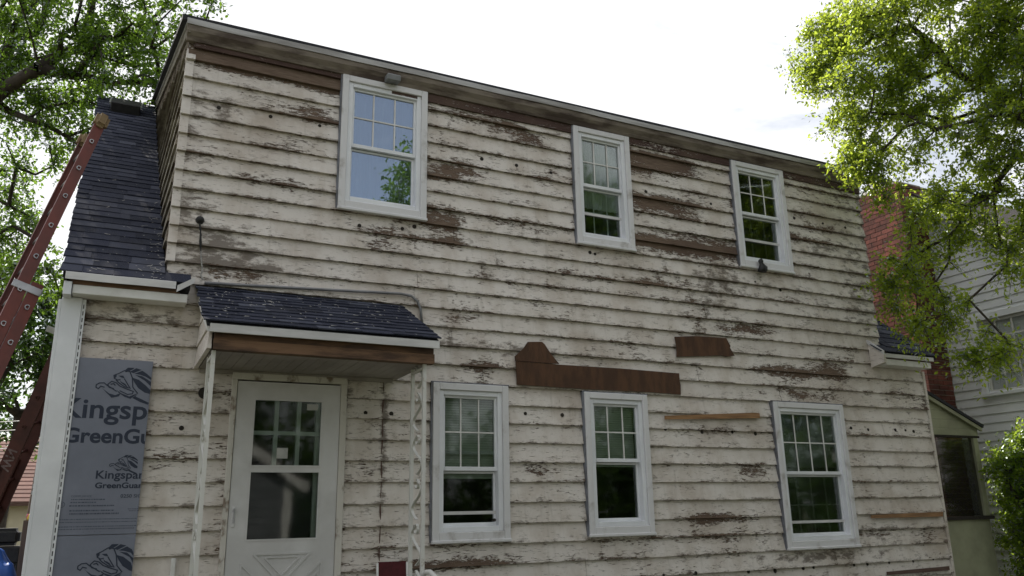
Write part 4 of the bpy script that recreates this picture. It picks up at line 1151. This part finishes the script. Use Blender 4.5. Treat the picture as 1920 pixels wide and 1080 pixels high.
# black cloth bundle on the sill of the right upper window
r = random.Random(9)
m = MB()
prof = [(0.0, 0.052), (0.03, 0.058), (0.06, 0.050), (0.085, 0.032), (0.105, 0.026), (0.125, 0.03), (0.15, 0.02), (0.165, 0.004)]
vs, fs = [], []
for i, (z, rad) in enumerate(prof):
    for k in range(12):
        a = k / 12 * 2 * math.pi
        q = rad * (1 + 0.18 * math.sin(3 * a + i)) * r.uniform(0.9, 1.1)
        vs.append((q * 1.1 * math.cos(a) + 0.012 * math.sin(i), q * 0.7 * math.sin(a), z))
for i in range(len(prof) - 1):
    fs += [(i * 12 + k, i * 12 + (k + 1) % 12, (i + 1) * 12 + (k + 1) % 12, (i + 1) * 12 + k) for k in range(12)]
fs += [tuple(range(11, -1, -1)), tuple((len(prof) - 1) * 12 + k for k in range(12))]
m.add(vs, fs)
bun = m.build('cloth_bundle', M['black'], None, smooth=True)
bun.location = (6.60, -0.106, 4.17)
tag(bun, 'small black cloth bundle hanging over the sill of the right upper window', 'cloth')

# ------------------------------------------------------------------ neighbour's house on the right, with its brick chimney
NX = 11.6
nb = thing('neighbour_house', 'white clapboard neighbour house with brick chimney behind the right tree', 'house', (NX, 0, 0))
def nloc(o):
    o.matrix_parent_inverse = Matrix.Translation((-NX, 0, 0))
    return o
def nrake(y): return 5.45 + 0.84 * (y - 0.12)
NP, NZ = 1.9, nrake(1.9)
NW = (11.6, -0.62, 0.35, 3.02, 4.36)             # window: x, y0, y1, z0, z1
m = MB()
for (a, b, c, d) in subtract((-6.0, 9.0, 0.0, 2.6), []) + []:
    m.box(NX, NX + 0.1, -3.2, 7.0, 0, 2.0)
    break
for (a, b, c, d) in subtract((-3.2, 7.0, 2.0, 4.95), [(-0.05, 0.70, 3.12, 4.18)]):
    m.box(NX, NX + 0.1, a, b, c, d)
m.prism([(NX, -3.2, 2.0), (NX, -3.2, nrake(-3.2)), (NX, NP, NZ), (NX, 7.0, nrake(-3.2)), (NX, 7.0, 2.0)][1:4] if False else [(NX, -0.475, 4.95), (NX, NP, NZ - 0.05), (NX, 4.275, 4.95)], (0.1, 0, 0))
nwall = nloc(m.build('wall', M['nsiding'], nb))
NH = [(-0.05, 0.70, 3.12, 4.18)]
EX = 0.128
k = 0
z = 0.5
while z < NZ - 0.15:
    ya, yb = -3.2, 7.0
    if z + EX > nrake(-3.2):
        ya = max(ya, 0.12 + (z + EX - 5.45) / 0.84 - 0.02); yb = min(yb, 2 * NP - ya)
    for (a, b, c, d) in subtract((ya, yb, z, z + EX), NH):
        o = MB().add([(NX - 0.022, a, c), (NX - 0.022, b, c), (NX - 0.004, b, d), (NX - 0.004, a, d), (NX, a, c), (NX, b, c), (NX, b, d), (NX, a, d)], [(0, 3, 2, 1), (0, 1, 5, 4), (0, 4, 7, 3), (1, 2, 6, 5)]).build('siding_board', M['nsiding'], nwall)
    z += EX
# roof overhanging the gable
for sg in (-1, 1):
    y_e = NP + sg * 5.4
    z_e = NZ - 0.84 * 5.4
    o = MB().prism([(NX - 0.30, NP, NZ + 0.03), (NX - 0.30, y_e, z_e + 0.03), (NX - 0.30, y_e, z_e - 0.05), (NX - 0.30, NP, NZ - 0.05)], (8.0, 0, 0)).build('roof', M['nroof'], nb)
    nloc(o)
    o = MB().prism([(NX - 0.315, NP, NZ - 0.02), (NX - 0.315, y_e, z_e - 0.02), (NX - 0.315, y_e, z_e - 0.17), (NX - 0.315, NP, NZ - 0.17)], (0.025, 0, 0)).build('rake_board', M['white'], nb)
    nloc(o)
nloc(MB().box(NX + 0.1, 19, -3.2, -3.1, 0, 3.0).box(NX + .1, 19, 6.9, 7.0, 0, 3.0).box(18.9, 19, -3.1, 6.9, 0, 5).build('wall', M['nsiding'], nb))
# its window
m = MB()
ya, yb, za, zb_ = -0.05, 0.70, 3.12, 4.18
m.box(NX - 0.05, NX, ya - 0.09, ya, za - 0.02, zb_ + 0.1).box(NX - 0.05, NX, yb, yb + 0.09, za - 0.02, zb_ + 0.1).box(NX - 0.049, NX, ya, yb, zb_, zb_ + 0.1).box(NX - 0.08, NX, ya - 0.12, yb + 0.12, za - 0.07, za - 0.02)
nwin = nloc(m.build('window', M['nsiding'], nb, bevel=0.004))
m = MB()
for (c, d, xo) in ((za - 0.02, (za + zb_) / 2, 0.02), ((za + zb_) / 2, zb_, -0.004)):
    m.box(NX + xo, NX + xo + 0.03, ya, ya + 0.04, c, d).box(NX + xo, NX + xo + 0.03, yb - 0.04, yb, c, d).box(NX + xo + 0.001, NX + xo + 0.03, ya + 0.04, yb - 0.04, c, c + 0.05).box(NX + xo + 0.001, NX + xo + 0.03, ya + 0.04, yb - 0.04, d - 0.04, d)
    for kk in (1, 2): m.box(NX + xo + 0.006, NX + xo + 0.02, ya + (yb - ya) * kk / 3 - 0.01, ya + (yb - ya) * kk / 3 + 0.01, c + 0.05, d - 0.04)
    m.box(NX + xo + 0.007, NX + xo + 0.021, ya + 0.04, yb - 0.04, (c + d) / 2 - 0.01, (c + d) / 2 + 0.01)
o = m.build('sash', M['white'], nwin); 
o = MB().box(NX + 0.032, NX + 0.034, ya + 0.04, yb - 0.04, za, zb_ - 0.03).build('pane', M['glass_clear'], nwin)
o = MB().box(NX + 0.053, NX + 0.056, ya, yb, za, zb_).build('curtain', M['nsiding'], nwin)

# chimney: mortar core with bricks standing proud of it
CX0, CY0, CY1, CZ1 = 11.0, 1.235, 2.72, 6.56
core = MB().box(CX0 + 0.012, NX - 0.03, CY0 + 0.012, CY1 - 0.012, 0.0, CZ1 - 0.01).build('chimney', M['mortar'], nb)
nloc(core)
bl, bh, gap = 0.205, 0.065, 0.011
rows = int((CZ1 - 0.9) / (bh + gap))
me_a = mesh_of('brick', *(lambda q: (q.v, q.f))(MB().box(0, 0.02, 0, bl, 0, bh)), M['brick'])
me_b = mesh_of('brick', *(lambda q: (q.v, q.f))(MB().box(0, bl, 0, 0.02, 0, bh)), M['brick'])
cand = []
for i in range(rows):
    z = CZ1 - (i + 1) * (bh + gap)
    off = 0.0 if i % 2 else -(bl + gap) / 2
    y = CY0 + off
    while y < CY1 - 0.02:
        a, b = max(y, CY0), min(y + bl, CY1)
        if b - a > 0.03: cand.append(('x', a, z, b - a, i))
        y += bl + gap
    x = CX0 + 0.0225 + (0.0 if i % 2 else -(bl + gap) / 2)
    while x < NX - 0.04:
        a, b = max(x, CX0 + 0.0225), min(x + bl, NX - 0.035)
        if b - a > 0.03: cand.append(('y', a, z, b - a, i))
        x += bl + gap
def vis(c):
    k, a, z, l, i = c
    if k == 'x': return a < 2.12 and z > 2.6
    return 2.6 < z < 3.5 or z > 5.6
singles = sorted([c for c in cand if vis(c)], key=lambda c: -c[2])
singles = [c for c in singles if c[0] == 'x'][:250] + [c for c in singles if c[0] == 'y'][:50]
sset = set(singles)
rest = MB()
for c in cand:
    k, a, z, l, i = c
    dp = RND.uniform(0, 0.004)
    if c in sset:
        o = bpy.data.objects.new('brick', me_a if k == 'x' else me_b)
        link(o, core)
        o.location = (CX0 + dp, a, z) if k == 'x' else (a, CY0 + dp, z)
        o.scale = (1, l / bl, 1) if k == 'x' else (l / bl, 1, 1)
    elif k == 'x': rest.box(CX0 + dp, CX0 + 0.02 + dp, a, a + l, z, z + bh)
    else: rest.box(a, a + l, CY0 + dp, CY0 + dp + 0.02, z, z + bh)
tag(rest.build('brickwork', M['brick'], core), kind='stuff')
MB().box(CX0 + 0.01, NX - 0.03, CY0 + 0.01, CY1 - 0.01, CZ1 - 0.009, CZ1 + 0.03).build('chimney_cap', M['mortar'], core, bevel=0.01)

# ------------------------------------------------------------------ background on the left
lh = thing('far_house', 'cream far house with red brown shingle roof behind the ladders', 'house', (-3.0, 23.5, 0))
def lloc(o):
    o.matrix_parent_inverse = Matrix.Translation((3.0, -23.5, 0)); return o
lloc(MB().box(-9.0, -0.3, 23.4, 30.0, 0.0, 2.12).build('wall', M['cream'], lh))
lroof = MB().prism([(-9.4, 23.0, 2.10), (0.1, 23.0, 2.10), (0.1, 26.7, 4.35), (-9.4, 26.7, 4.35)], (0, 0.0, -0.08)).prism([(-9.4, 30.4, 2.10), (0.1, 30.4, 2.10), (0.1, 26.7, 4.35), (-9.4, 26.7, 4.35)], (0, 0, -0.08)).build('roof', M['redroof'], lh)
lloc(lroof)
for k in range(17):                              # shingle courses
    y0, z0 = 23.0 + k * 0.2176, 2.105 + k * 0.1323
    MB().add([(-9.4, y0, z0), (0.1, y0, z0), (0.1, y0 + 0.25, z0 + 0.15), (-9.4, y0 + 0.25, z0 + 0.15), (-9.4, y0, z0 + 0.022), (0.1, y0, z0 + 0.022)], [(4, 5, 2, 3), (0, 1, 5, 4)]).build('shingle_course', M['redroof'], lroof)
lloc(MB().box(-9.4, 0.1, 22.98, 23.0, 1.99, 2.10).build('fascia', M['brown'], lh))
lw = lloc(MB().box(-3.05, -2.52, 23.36, 23.40, 1.05, 1.09).box(-3.05, -2.52, 23.36, 23.40, 1.86, 1.9).box(-3.05, -3.0, 23.36, 23.4, 1.09, 1.86).box(-2.57, -2.52, 23.36, 23.4, 1.09, 1.86).build('window', M['brown'], lh))
MB().box(-3.0, -2.57, 23.385, 23.395, 1.09, 1.86).build('pane', M['glass'], lw)
MB().box(-3.0, -2.57, 23.375, 23.384, 1.46, 1.49).build('muntin', M['white'], lw)

pole = thing('utility_pole', 'brown wooden utility pole with number tags behind the corner board', 'pole', (-0.98, 9.0, 0))
MB().tube([(0.0, 0, 0), (0.02, 0, 1.6), (0.16, 0, 5.2)], [0.10, 0.092, 0.08], 12).build('shaft', M['pole'], pole, smooth=True)
MB().box(-0.04, 0.04, -0.112, -0.096, 1.95, 2.02).box(-0.04, 0.04, -0.112, -0.096, 2.06, 2.13).box(-0.04, 0.04, -0.112, -0.096, 2.17, 2.24).build('number_tags', M['alu'], pole)
tank = thing('equipment_box', 'white equipment box on the pole behind the dark ladder', 'box', (-0.93, 8.75, 3.25))
MB().box(-0.20, 0.18, -0.14, 0.13, 0.0, 0.52).build('case', M['white'], tank, bevel=0.03, seg=2)
MB().box(-0.06, 0.06, -0.08, 0.08, 0.52, 0.60).tube([(0.1, 0, 0.52), (0.1, 0, 0.68)], 0.03, 8).build('bushing', M['alu'], tank)
for k, (za, zb_) in enumerate(((3.05, 3.35), (3.2, 3.55), (2.75, 3.0))):
    w = MB().tube([(-0.9 - t * 1.4, 9.0 + t * 0.9, za + (zb_ - za) * 0 - 0.06 * math.sin(t / 6 * math.pi) - 0.012 * t) for t in range(0, 7)], 0.008, 5).build('overhead_wire', M['conduit'], None)
    tag(w, ['upper thin overhead wire running left from the pole', 'middle thin overhead wire running left from the pole', 'lowest thin overhead wire running left from the pole'][(1, 0, 2)[k]], 'wire')

# tarp over a pile, with toys and a dark grill behind it
r = random.Random(21)
n = 26
vs, fs = [], []
for i in range(n):
    for j in range(n):
        u, v_ = i / (n - 1) * 2 - 1, j / (n - 1) * 2 - 1
        d = max(abs(u), abs(v_))
        h = 1.0 * (1 - d ** 3.2) + 0.05 * math.sin(7 * u + 3 * v_) * (1 - d) + 0.045 * math.sin(13 * v_ - 5 * u) + 0.02 * math.sin(23 * u)
        vs.append((u * 0.95 + 0.03 * math.sin(9 * v_), v_ * 0.8, max(0.01, h)))
for i in range(n - 1):
    for j in range(n - 1):
        fs.append((i * n + j, (i + 1) * n + j, (i + 1) * n + j + 1, i * n + j + 1))
tp = MB().add(vs, fs).build('tarpaulin', M['tarp'], None, smooth=True)
tp.location = (-1.38, 7.2, 0)
tp.scale = (0.62, 0.6, 1.12)
tag(tp, 'bright blue tarpaulin draped over a pile at the lower left', 'tarpaulin')
gr = thing('grill', 'black barbecue grill standing behind the blue tarpaulin', 'grill', (-1.60, 9.6, 0))
gr_scale = 1.12
MB().box(-0.45, 0.45, -0.25, 0.25, 0.78, 1.02).build('firebox', M['black'], gr, bevel=0.02)
MB().box(-0.42, 0.42, -0.23, 0.23, 1.03, 1.28).build('lid', M['black'], gr, bevel=0.06, seg=3)
MB().box(0.46, 0.78, -0.2, 0.2, 0.98, 1.01).build('side_shelf', M['black'], gr)
for sx in (-0.4, 0.4):
    for sy in (-0.2, 0.2): MB().box(sx - 0.02, sx + 0.02, sy - 0.02, sy + 0.02, 0, 0.78).build('leg', M['black'], gr)
gr.scale = (gr_scale, gr_scale, gr_scale)
toy = thing('toy_wagon', 'small bright yellow and pink plastic toy beside the blue tarpaulin', 'toy', (-0.97, 8.7, 1.50))
MB().tube([(0, 0, 0.12), (0.0, 0, 0.20), (0.02, 0, 0.32), (0.04, 0, 0.36)], [0.10, 0.13, 0.09, 0.02], 12).build('body', M['yellow'], toy, smooth=True)
MB().tube([(-0.10, 0, 0.2), (-0.10, 0, 0.34)], [0.05, 0.02], 10).build('knob', M['pink'], toy, smooth=True)
MB().tube([(0.14, 0, 0.18), (0.14, 0, 0.28)], [0.045, 0.03], 10).build('knob', M['pink'], toy, smooth=True)
MB().box(-0.2, 0.25, -0.15, 0.15, -1.50 / 0.45, 0.12).build('crate', M['pole'], toy, bevel=0.01)
toy.scale = (0.45, 0.45, 0.45)

# ------------------------------------------------------------------ what stands behind the photographer (seen in the panes)
ga = thing('garage', 'grey garage with white trimmed gable reflected in the door glass', 'garage', (1.0, -10.4, 0))
def gloc(o):
    o.matrix_parent_inverse = Matrix.Translation((-1.0, 10.4, 0)); return o
gloc(MB().prism([(-1.7, -10.4, 0), (3.45, -10.4, 0), (3.45, -10.4, 2.32), (0.875, -10.4, 3.98), (-1.7, -10.4, 2.32)], (0, -6.0, 0)).build('wall', M['garage'], ga))
for k in range(12):
    gloc(MB().box(-1.65, 3.4, -10.40, -10.385, 0.02 + k * 0.19, 0.16 + k * 0.19).build('siding_board', M['garage'], ga))
for sg, xa in ((-1, -2.0), (1, 3.75)):
    gloc(MB().prism([(0.875, -10.2, 4.02), (xa, -10.2, 2.17), (xa, -10.2, 2.27), (0.875, -10.2, 4.13)], (0, -6.4, 0)).build('roof', M['nroof'], ga))
    gloc(MB().prism([(0.875, -10.17, 3.86), (xa, -10.17, 2.01), (xa, -10.17, 2.21), (0.875, -10.17, 4.06)], (0, -0.03, 0)).build('rake_board', M['white'], ga))
gloc(MB().box(3.30, 3.48, -10.38, -10.33, 0, 2.25).box(-1.73, -1.55, -10.38, -10.33, 0, 2.25).build('corner_trim', M['white'], ga))


# ------------------------------------------------------------------ trees
def grow(trunk, blobs, n_tip, rs, droop=0.1, wexp=1.8):
    """skeleton that reaches points spread through the crown's lobes"""
    B = np.array(blobs)
    w = B[:, 3] ** wexp
    idx = rs.choice(len(B), n_tip, p=w / w.sum())
    d = rs.normal(size=(n_tip, 3)); d /= np.linalg.norm(d, axis=1)[:, None]
    tips = B[idx, :3] + d * (B[idx, 3] * rs.rand(n_tip) ** 0.45)[:, None]
    pos = [np.array(p, float) for p in trunk]
    par = [-1] + list(range(len(trunk) - 1))
    path = [0.0]
    for k in range(1, len(pos)): path.append(path[-1] + np.linalg.norm(pos[k] - pos[k - 1]))
    root_top = pos[-1]
    order = np.argsort(np.linalg.norm(tips - root_top, axis=1))
    n0 = max(1, len(trunk) // 3)
    tip_nodes = []
    for t in order:
        A = np.array(pos); L = np.array(path)
        dist = np.linalg.norm(A - tips[t], axis=1)
        cost = dist + 0.30 * L
        cost[:n0] += 100
        j = int(np.argmin(cost))
        k = max(1, int(dist[j] / 0.45))
        prev = j
        a, b = pos[j], tips[t]
        for s in range(1, k + 1):
            f = s / k
            q = a + (b - a) * f
            if s < k: q = q + rs.normal(size=3) * 0.05 * dist[j] / k + np.array([0, 0, 0.10 * dist[j] * math.sin(math.pi * f) * 0.6])
            pos.append(q); par.append(prev); path.append(path[prev] + np.linalg.norm(q - pos[prev]))
            prev = len(pos) - 1
        tip_nodes.append(prev)
    cnt = np.zeros(len(pos))
    for t in tip_nodes:
        k = t
        while k >= 0:
            cnt[k] += 1; k = par[k]
    return np.array(pos), np.array(par), cnt, np.array(tip_nodes)


def tree_mesh(root, pos, par, cnt, r0, r_max, mat):
    m = MB()
    rad = np.minimum(r0 * np.maximum(cnt, 1) ** 0.5, r_max)
    for k in range(1, len(pos)):
        p = par[k]
        if p < 0: continue
        ra, rb = min(rad[p], rad[k] * 1.5), rad[k]
        m.tube([pos[p], pos[k]], [ra, rb], 7 if rb > 0.03 else 4, caps=False)
    return m.build('trunk', mat, root, smooth=True)


def leaf_cloud(root, pos, par, tips, rs, twigs, per, leaf, spread, mat, droop=0.25, twig_mat=None, aspect=0.5, inner=0.35):
    """leaves set along short twigs that leave every branch tip (and some places further in)"""
    P0 = pos[tips]
    D0 = pos[tips] - pos[par[tips]]
    extra = rs.rand(len(pos)) < inner
    extra[:6] = False
    ei = np.where(extra)[0]
    P0 = np.concatenate([P0, pos[ei]]); D0 = np.concatenate([D0, pos[ei] - pos[par[ei]]])
    D0 = D0 / (np.linalg.norm(D0, axis=1)[:, None] + 1e-6)
    n = len(P0)
    P = np.repeat(P0, twigs, 0)
    D = np.repeat(D0, twigs, 0) * 0.6 + rs.normal(size=(n * twigs, 3)) * 0.8
    D /= np.linalg.norm(D, axis=1)[:, None]
    Lg = spread * (0.5 + rs.rand(n * twigs))
    t = (np.arange(per) + 0.6) / per
    Q = P[:, None, :] + D[:, None, :] * (Lg[:, None] * t[None, :])[:, :, None]
    Q[:, :, 2] -= (droop * Lg[:, None] * t[None, :] ** 2)
    Q += rs.normal(size=Q.shape) * leaf * 0.55
    tipsQ = P + D * Lg[:, None]; tipsQ[:, 2] -= droop * Lg
    Q = Q.reshape(-1, 3)
    DD = np.repeat(D, per, 0)
    k = len(Q)
    a = DD * 0.4 + rs.normal(size=(k, 3)) * 0.75
    a[:, 2] -= 0.25
    a /= np.linalg.norm(a, axis=1)[:, None]
    u = rs.normal(size=(k, 3)) * 0.8; u[:, 2] += 0.9
    b = np.cross(u, a); b /= np.linalg.norm(b, axis=1)[:, None] + 1e-6
    c = np.cross(a, b)
    s = leaf * (0.6 + 0.8 * rs.rand(k))[:, None]
    w = s * aspect
    V = np.stack([Q, Q + a * s * 0.45 + b * w * 0.5 + c * s * 0.06, Q + a * s, Q + a * s * 0.45 - b * w * 0.5 + c * s * 0.06], 1).reshape(-1, 3)
    me = bpy.data.meshes.new('crown')
    me.vertices.add(len(V)); me.vertices.foreach_set('co', V.astype(np.float32).ravel())
    fi = (np.arange(k)[:, None] * 4 + np.array([[0, 1, 2, 0, 2, 3]])).reshape(-1)
    me.loops.add(len(fi)); me.loops.foreach_set('vertex_index', fi.astype(np.int32))
    me.polygons.add(2 * k); me.polygons.foreach_set('loop_start', (np.arange(2 * k) * 3).astype(np.int32))
    me.update(calc_edges=True)
    at = me.attributes.new('rnd', 'FLOAT', 'FACE')
    at.data.foreach_set('value', np.repeat(rs.rand(k), 2).astype(np.float32))
    me.materials.append(mat)
    crown = link(bpy.data.objects.new('crown', me), root)
    # the twigs themselves
    sel = rs.rand(len(P)) < 0.5
    A_, B_ = P[sel], tipsQ[sel]
    kk = len(A_)
    dv = (B_ - A_); x = np.cross(dv, np.array([0.3, 0.2, 1.0])); x /= np.linalg.norm(x, axis=1)[:, None] + 1e-6
    y = np.cross(dv, x); y /= np.linalg.norm(y, axis=1)[:, None] + 1e-6
    tw = 0.0045
    VV = np.stack([A_ + x * tw, A_ - x * tw * 0.5 + y * tw * 0.87, A_ - x * tw * 0.5 - y * tw * 0.87, B_], 1).reshape(-1, 3)
    o4 = np.arange(kk)[:, None] * 4
    FF = np.concatenate([o4 + np.array([[0, 1, 3]]), o4 + np.array([[1, 2, 3]]), o4 + np.array([[2, 0, 3]])])
    tag(link(bpy.data.objects.new('twigs', mesh_of('twigs', VV.tolist(), FF.tolist(), twig_mat or M['bark'])), root), kind='stuff')
    return crown


def tree(label, trunk, blobs, n_tip, twigs, per, leaf, spread, mat, seed, r0=0.010, r_max=0.26, droop=0.25, cat='tree', group=None, name='tree', aspect=0.5, inner=0.35):
    rs = np.random.RandomState(seed)
    base = np.array(trunk[0])
    root = thing(name, label, cat, tuple(base), group)
    tr = [np.array(q) - base for q in trunk]
    bl_ = [(b[0] - base[0], b[1] - base[1], b[2] - base[2], b[3]) for b in blobs]
    pos, par, cnt, tips = grow(tr, bl_, n_tip, rs)
    tree_mesh(root, pos, par, cnt, r0, r_max, M['bark'])
    leaf_cloud(root, pos, par, tips, rs, twigs, per, leaf, spread, M[mat], droop, aspect=aspect, inner=inner)
    return root


tree('tall leafy tree overhanging the upper left behind the ladder', [(-4.6, 8.6, 0), (-4.5, 8.5, 1.5), (-4.4, 8.4, 3.0), (-4.2, 8.2, 4.4), (-3.9, 8.0, 5.6), (-3.5, 7.7, 6.6)],
     [(-1.84, 6.29, 8.91, 0.91), (-0.98, 5.40, 8.52, 0.87), (-0.26, 4.54, 8.29, 0.68), (0.25, 3.75, 8.13, 0.40), (-2.59, 7.41, 8.39, 1.03), (-1.57, 6.50, 7.79, 0.74), (-0.75, 5.53, 7.76, 0.63), (-0.01, 4.56, 7.81, 0.49), (-0.23, 4.29, 7.36, 0.33), (-1.56, 6.74, 7.00, 0.41), (-1.66, 7.66, 6.06, 0.47), (-1.05, 7.01, 5.33, 0.41), (-0.51, 5.69, 7.1, 0.36), (-2.67, 8.47, 6.94, 1.07), (-0.96, 5.84, 7.08, 0.40), (-2.36, 8.77, 5.48, 1.07), (0.43, 3.60, 8.33, 0.29), (-3.55, 7.98, 9.96, 1.34), (-1.81, 5.93, 10.02, 1.07), (-0.53, 4.83, 9.65, 0.95)],
     400, 6, 15, 0.072, 0.38, 'leaf_l', 11, group=None)
tree('dense darker tree low behind the ladders and far house roof', [(-2.2, 18.0, 0), (-2.2, 18.0, 1.6), (-2.1, 17.8, 3.0), (-2.1, 17.6, 4.2)],
     [(-1.94, 15.91, 6.07, 0.92), (-2.31, 16.37, 5.19, 0.79), (-1.58, 16.70, 6.69, 0.69), (-3.15, 16.43, 6.35, 1.19), (-1.48, 17.11, 5.22, 0.69), (-2.41, 19.01, 4.30, 0.87), (-1.36, 18.54, 4.14, 0.73), (-0.76, 16.50, 6.01, 0.83), (-3.57, 18.38, 4.47, 1.25), (-2.13, 15.77, 6.84, 0.66), (-1.0, 17.5, 5.0, 0.9)],
     170, 5, 12, 0.15, 0.55, 'leaf_d', 12)
tree('sunlit tree with drooping branches filling the upper right corner', [(11.0, -2.9, 0), (10.9, -2.9, 1.6), (10.7, -2.8, 3.2), (10.4, -2.7, 4.6), (10.0, -2.5, 5.4)],
     [(7.96, -0.49, 7.54, 0.42), (8.11, -1.06, 7.25, 0.73), (8.58, -1.68, 7.00, 0.82), (8.85, -2.11, 6.47, 0.55), (7.79, -0.26, 7.08, 0.35), (8.07, -0.80, 6.49, 0.59), (8.55, -1.42, 6.21, 0.70), (8.73, -2.04, 5.68, 0.47), (7.88, -0.57, 6.05, 0.33), (8.16, -1.06, 5.67, 0.51), (8.48, -1.59, 5.37, 0.49), (7.85, -0.79, 5.31, 0.28), (8.29, -1.09, 4.80, 0.43), (8.25, -0.75, 4.15, 0.30), (8.23, -0.91, 4.33, 0.37), (8.61, -1.44, 4.67, 0.30), (8.67, -1.69, 3.95, 0.2), (8.76, -1.38, 4.26, 0.24), (8.63, -1.47, 3.24, 0.2), (8.9, -1.7, 4.4, 0.3), (8.7, -1.5, 5.0, 0.3), (8.32, -1.02, 3.80, 0.33), (8.42, -0.58, 3.72, 0.28), (8.42, -1.30, 3.02, 0.15), (8.36, -0.93, 3.45, 0.21), (9.09, -2.25, 5.78, 0.71), (8.84, -2.02, 4.69, 0.35), (8.19, -1.37, 8.13, 0.86), (8.75, -2.23, 7.78, 0.87), (9.35, -2.73, 6.92, 0.89), (7.76, -0.62, 5.64, 0.19)],
     660, 7, 15, 0.052, 0.25, 'leaf_r', 13, r0=0.0036, r_max=0.12, droop=0.35)
tree('bright green shrub at the right edge beside the screened porch', [(11.05, -0.35, 0), (11.05, -0.35, 0.3), (11.0, -0.32, 0.7)],
     [(10.80, -0.05, 1.9, 0.42), (10.80, 0.0, 1.5, 0.40), (10.85, -0.25, 2.15, 0.35), (10.85, -0.05, 1.2, 0.42), (11.0, -0.35, 1.6, 0.5), (10.95, -0.2, 2.35, 0.25), (10.8, 0.0, 0.9, 0.4), (10.75, 0.05, 2.0, 0.25)],
     200, 6, 13, 0.05, 0.2, 'leaf_b', 14, r0=0.005, r_max=0.05, cat='shrub', name='shrub', droop=0.1)
# trees behind the photographer; last three unseen, raised to block sky light
BACK = ((7.4, -12.0, 11.6, 2.0, 'leafy tree reflected in the lower half of the left upper window'),
        (11.2, -12.5, 12.0, 2.6, 'tall leafy tree behind the photographer reflected in the middle upper window'),
        (16.0, -13.0, 12.5, 2.8, 'tall leafy tree behind the photographer reflected in the right upper window'),
        (21.5, -12.5, 11.5, 2.8, 'leafy tree behind the photographer, farthest to the right of the row'),
        (3.0, -18.5, 9.4, 2.4, 'leafy tree behind the photographer raised over the garage ridge to block skylight'),
        (-2.2, -18.0, 11.5, 2.8, 'unseen added leafy tree over the left end of the garage, blocking skylight'),
        (-6.6, -13.0, 12.5, 2.9, 'unseen added leafy tree on the left of the garage, blocking skylight'))
for k, (x, y, h, R_, lab) in enumerate(BACK):
    rr = np.random.RandomState(90 + k)
    bl_ = []
    for j in range(14):
        q = rr.normal(size=3); q /= np.linalg.norm(q)
        bl_.append((x + q[0] * R_ * 0.75, y + q[1] * R_ * 0.75, h - R_ * 1.25 + q[2] * R_ * 1.0, R_ * rr.uniform(0.3, 0.5)))
    for j in range(12): bl_.append((x + rr.normal() * R_ * .6, y + rr.normal() * R_ * .4, h * 0.12 + rr.rand() * h * 0.45, R_ * 0.42))
    tree(lab, [(x, y, 0), (x, y, h * 0.15), (x, y, h * 0.3), (x, y, h * 0.45), (x, y, h * 0.6)], bl_, 260 if k == 0 else 150, 7 if k == 0 else 5, 12 if k == 0 else 9, 0.13 if k == 0 else 0.26, 0.6 if k == 0 else 0.75, 'leaf_l', 200 + k)
for k, (x, y, w_) in enumerate(((4.9, -12.2, 1.1), (9.0, -11.0, 1.7), (13.4, -11.4, 1.8), (18.6, -11.2, 1.9))):  # shrubs added to keep bright ground and sky out of the pane reflections
    rr = np.random.RandomState(300 + k)
    bl_ = [(x + rr.uniform(-w_, w_), y + rr.uniform(-.5, .5), rr.uniform(0.5, 3.0), 0.75) for j in range(12)]
    tree(['added bushy shrub right of the garage, first from it', 'added bushy shrub right of the garage, second from it', 'added bushy shrub right of the garage, third from it', 'added bushy shrub right of the garage, fourth from it'][k], [(x, y, 0), (x, y, .3), (x, y, .8)], bl_, 80, 5, 9, 0.2, 0.55, 'leaf_d', 320 + k, r_max=0.06, cat='shrub', name='shrub', group='added shrubs behind the photographer')
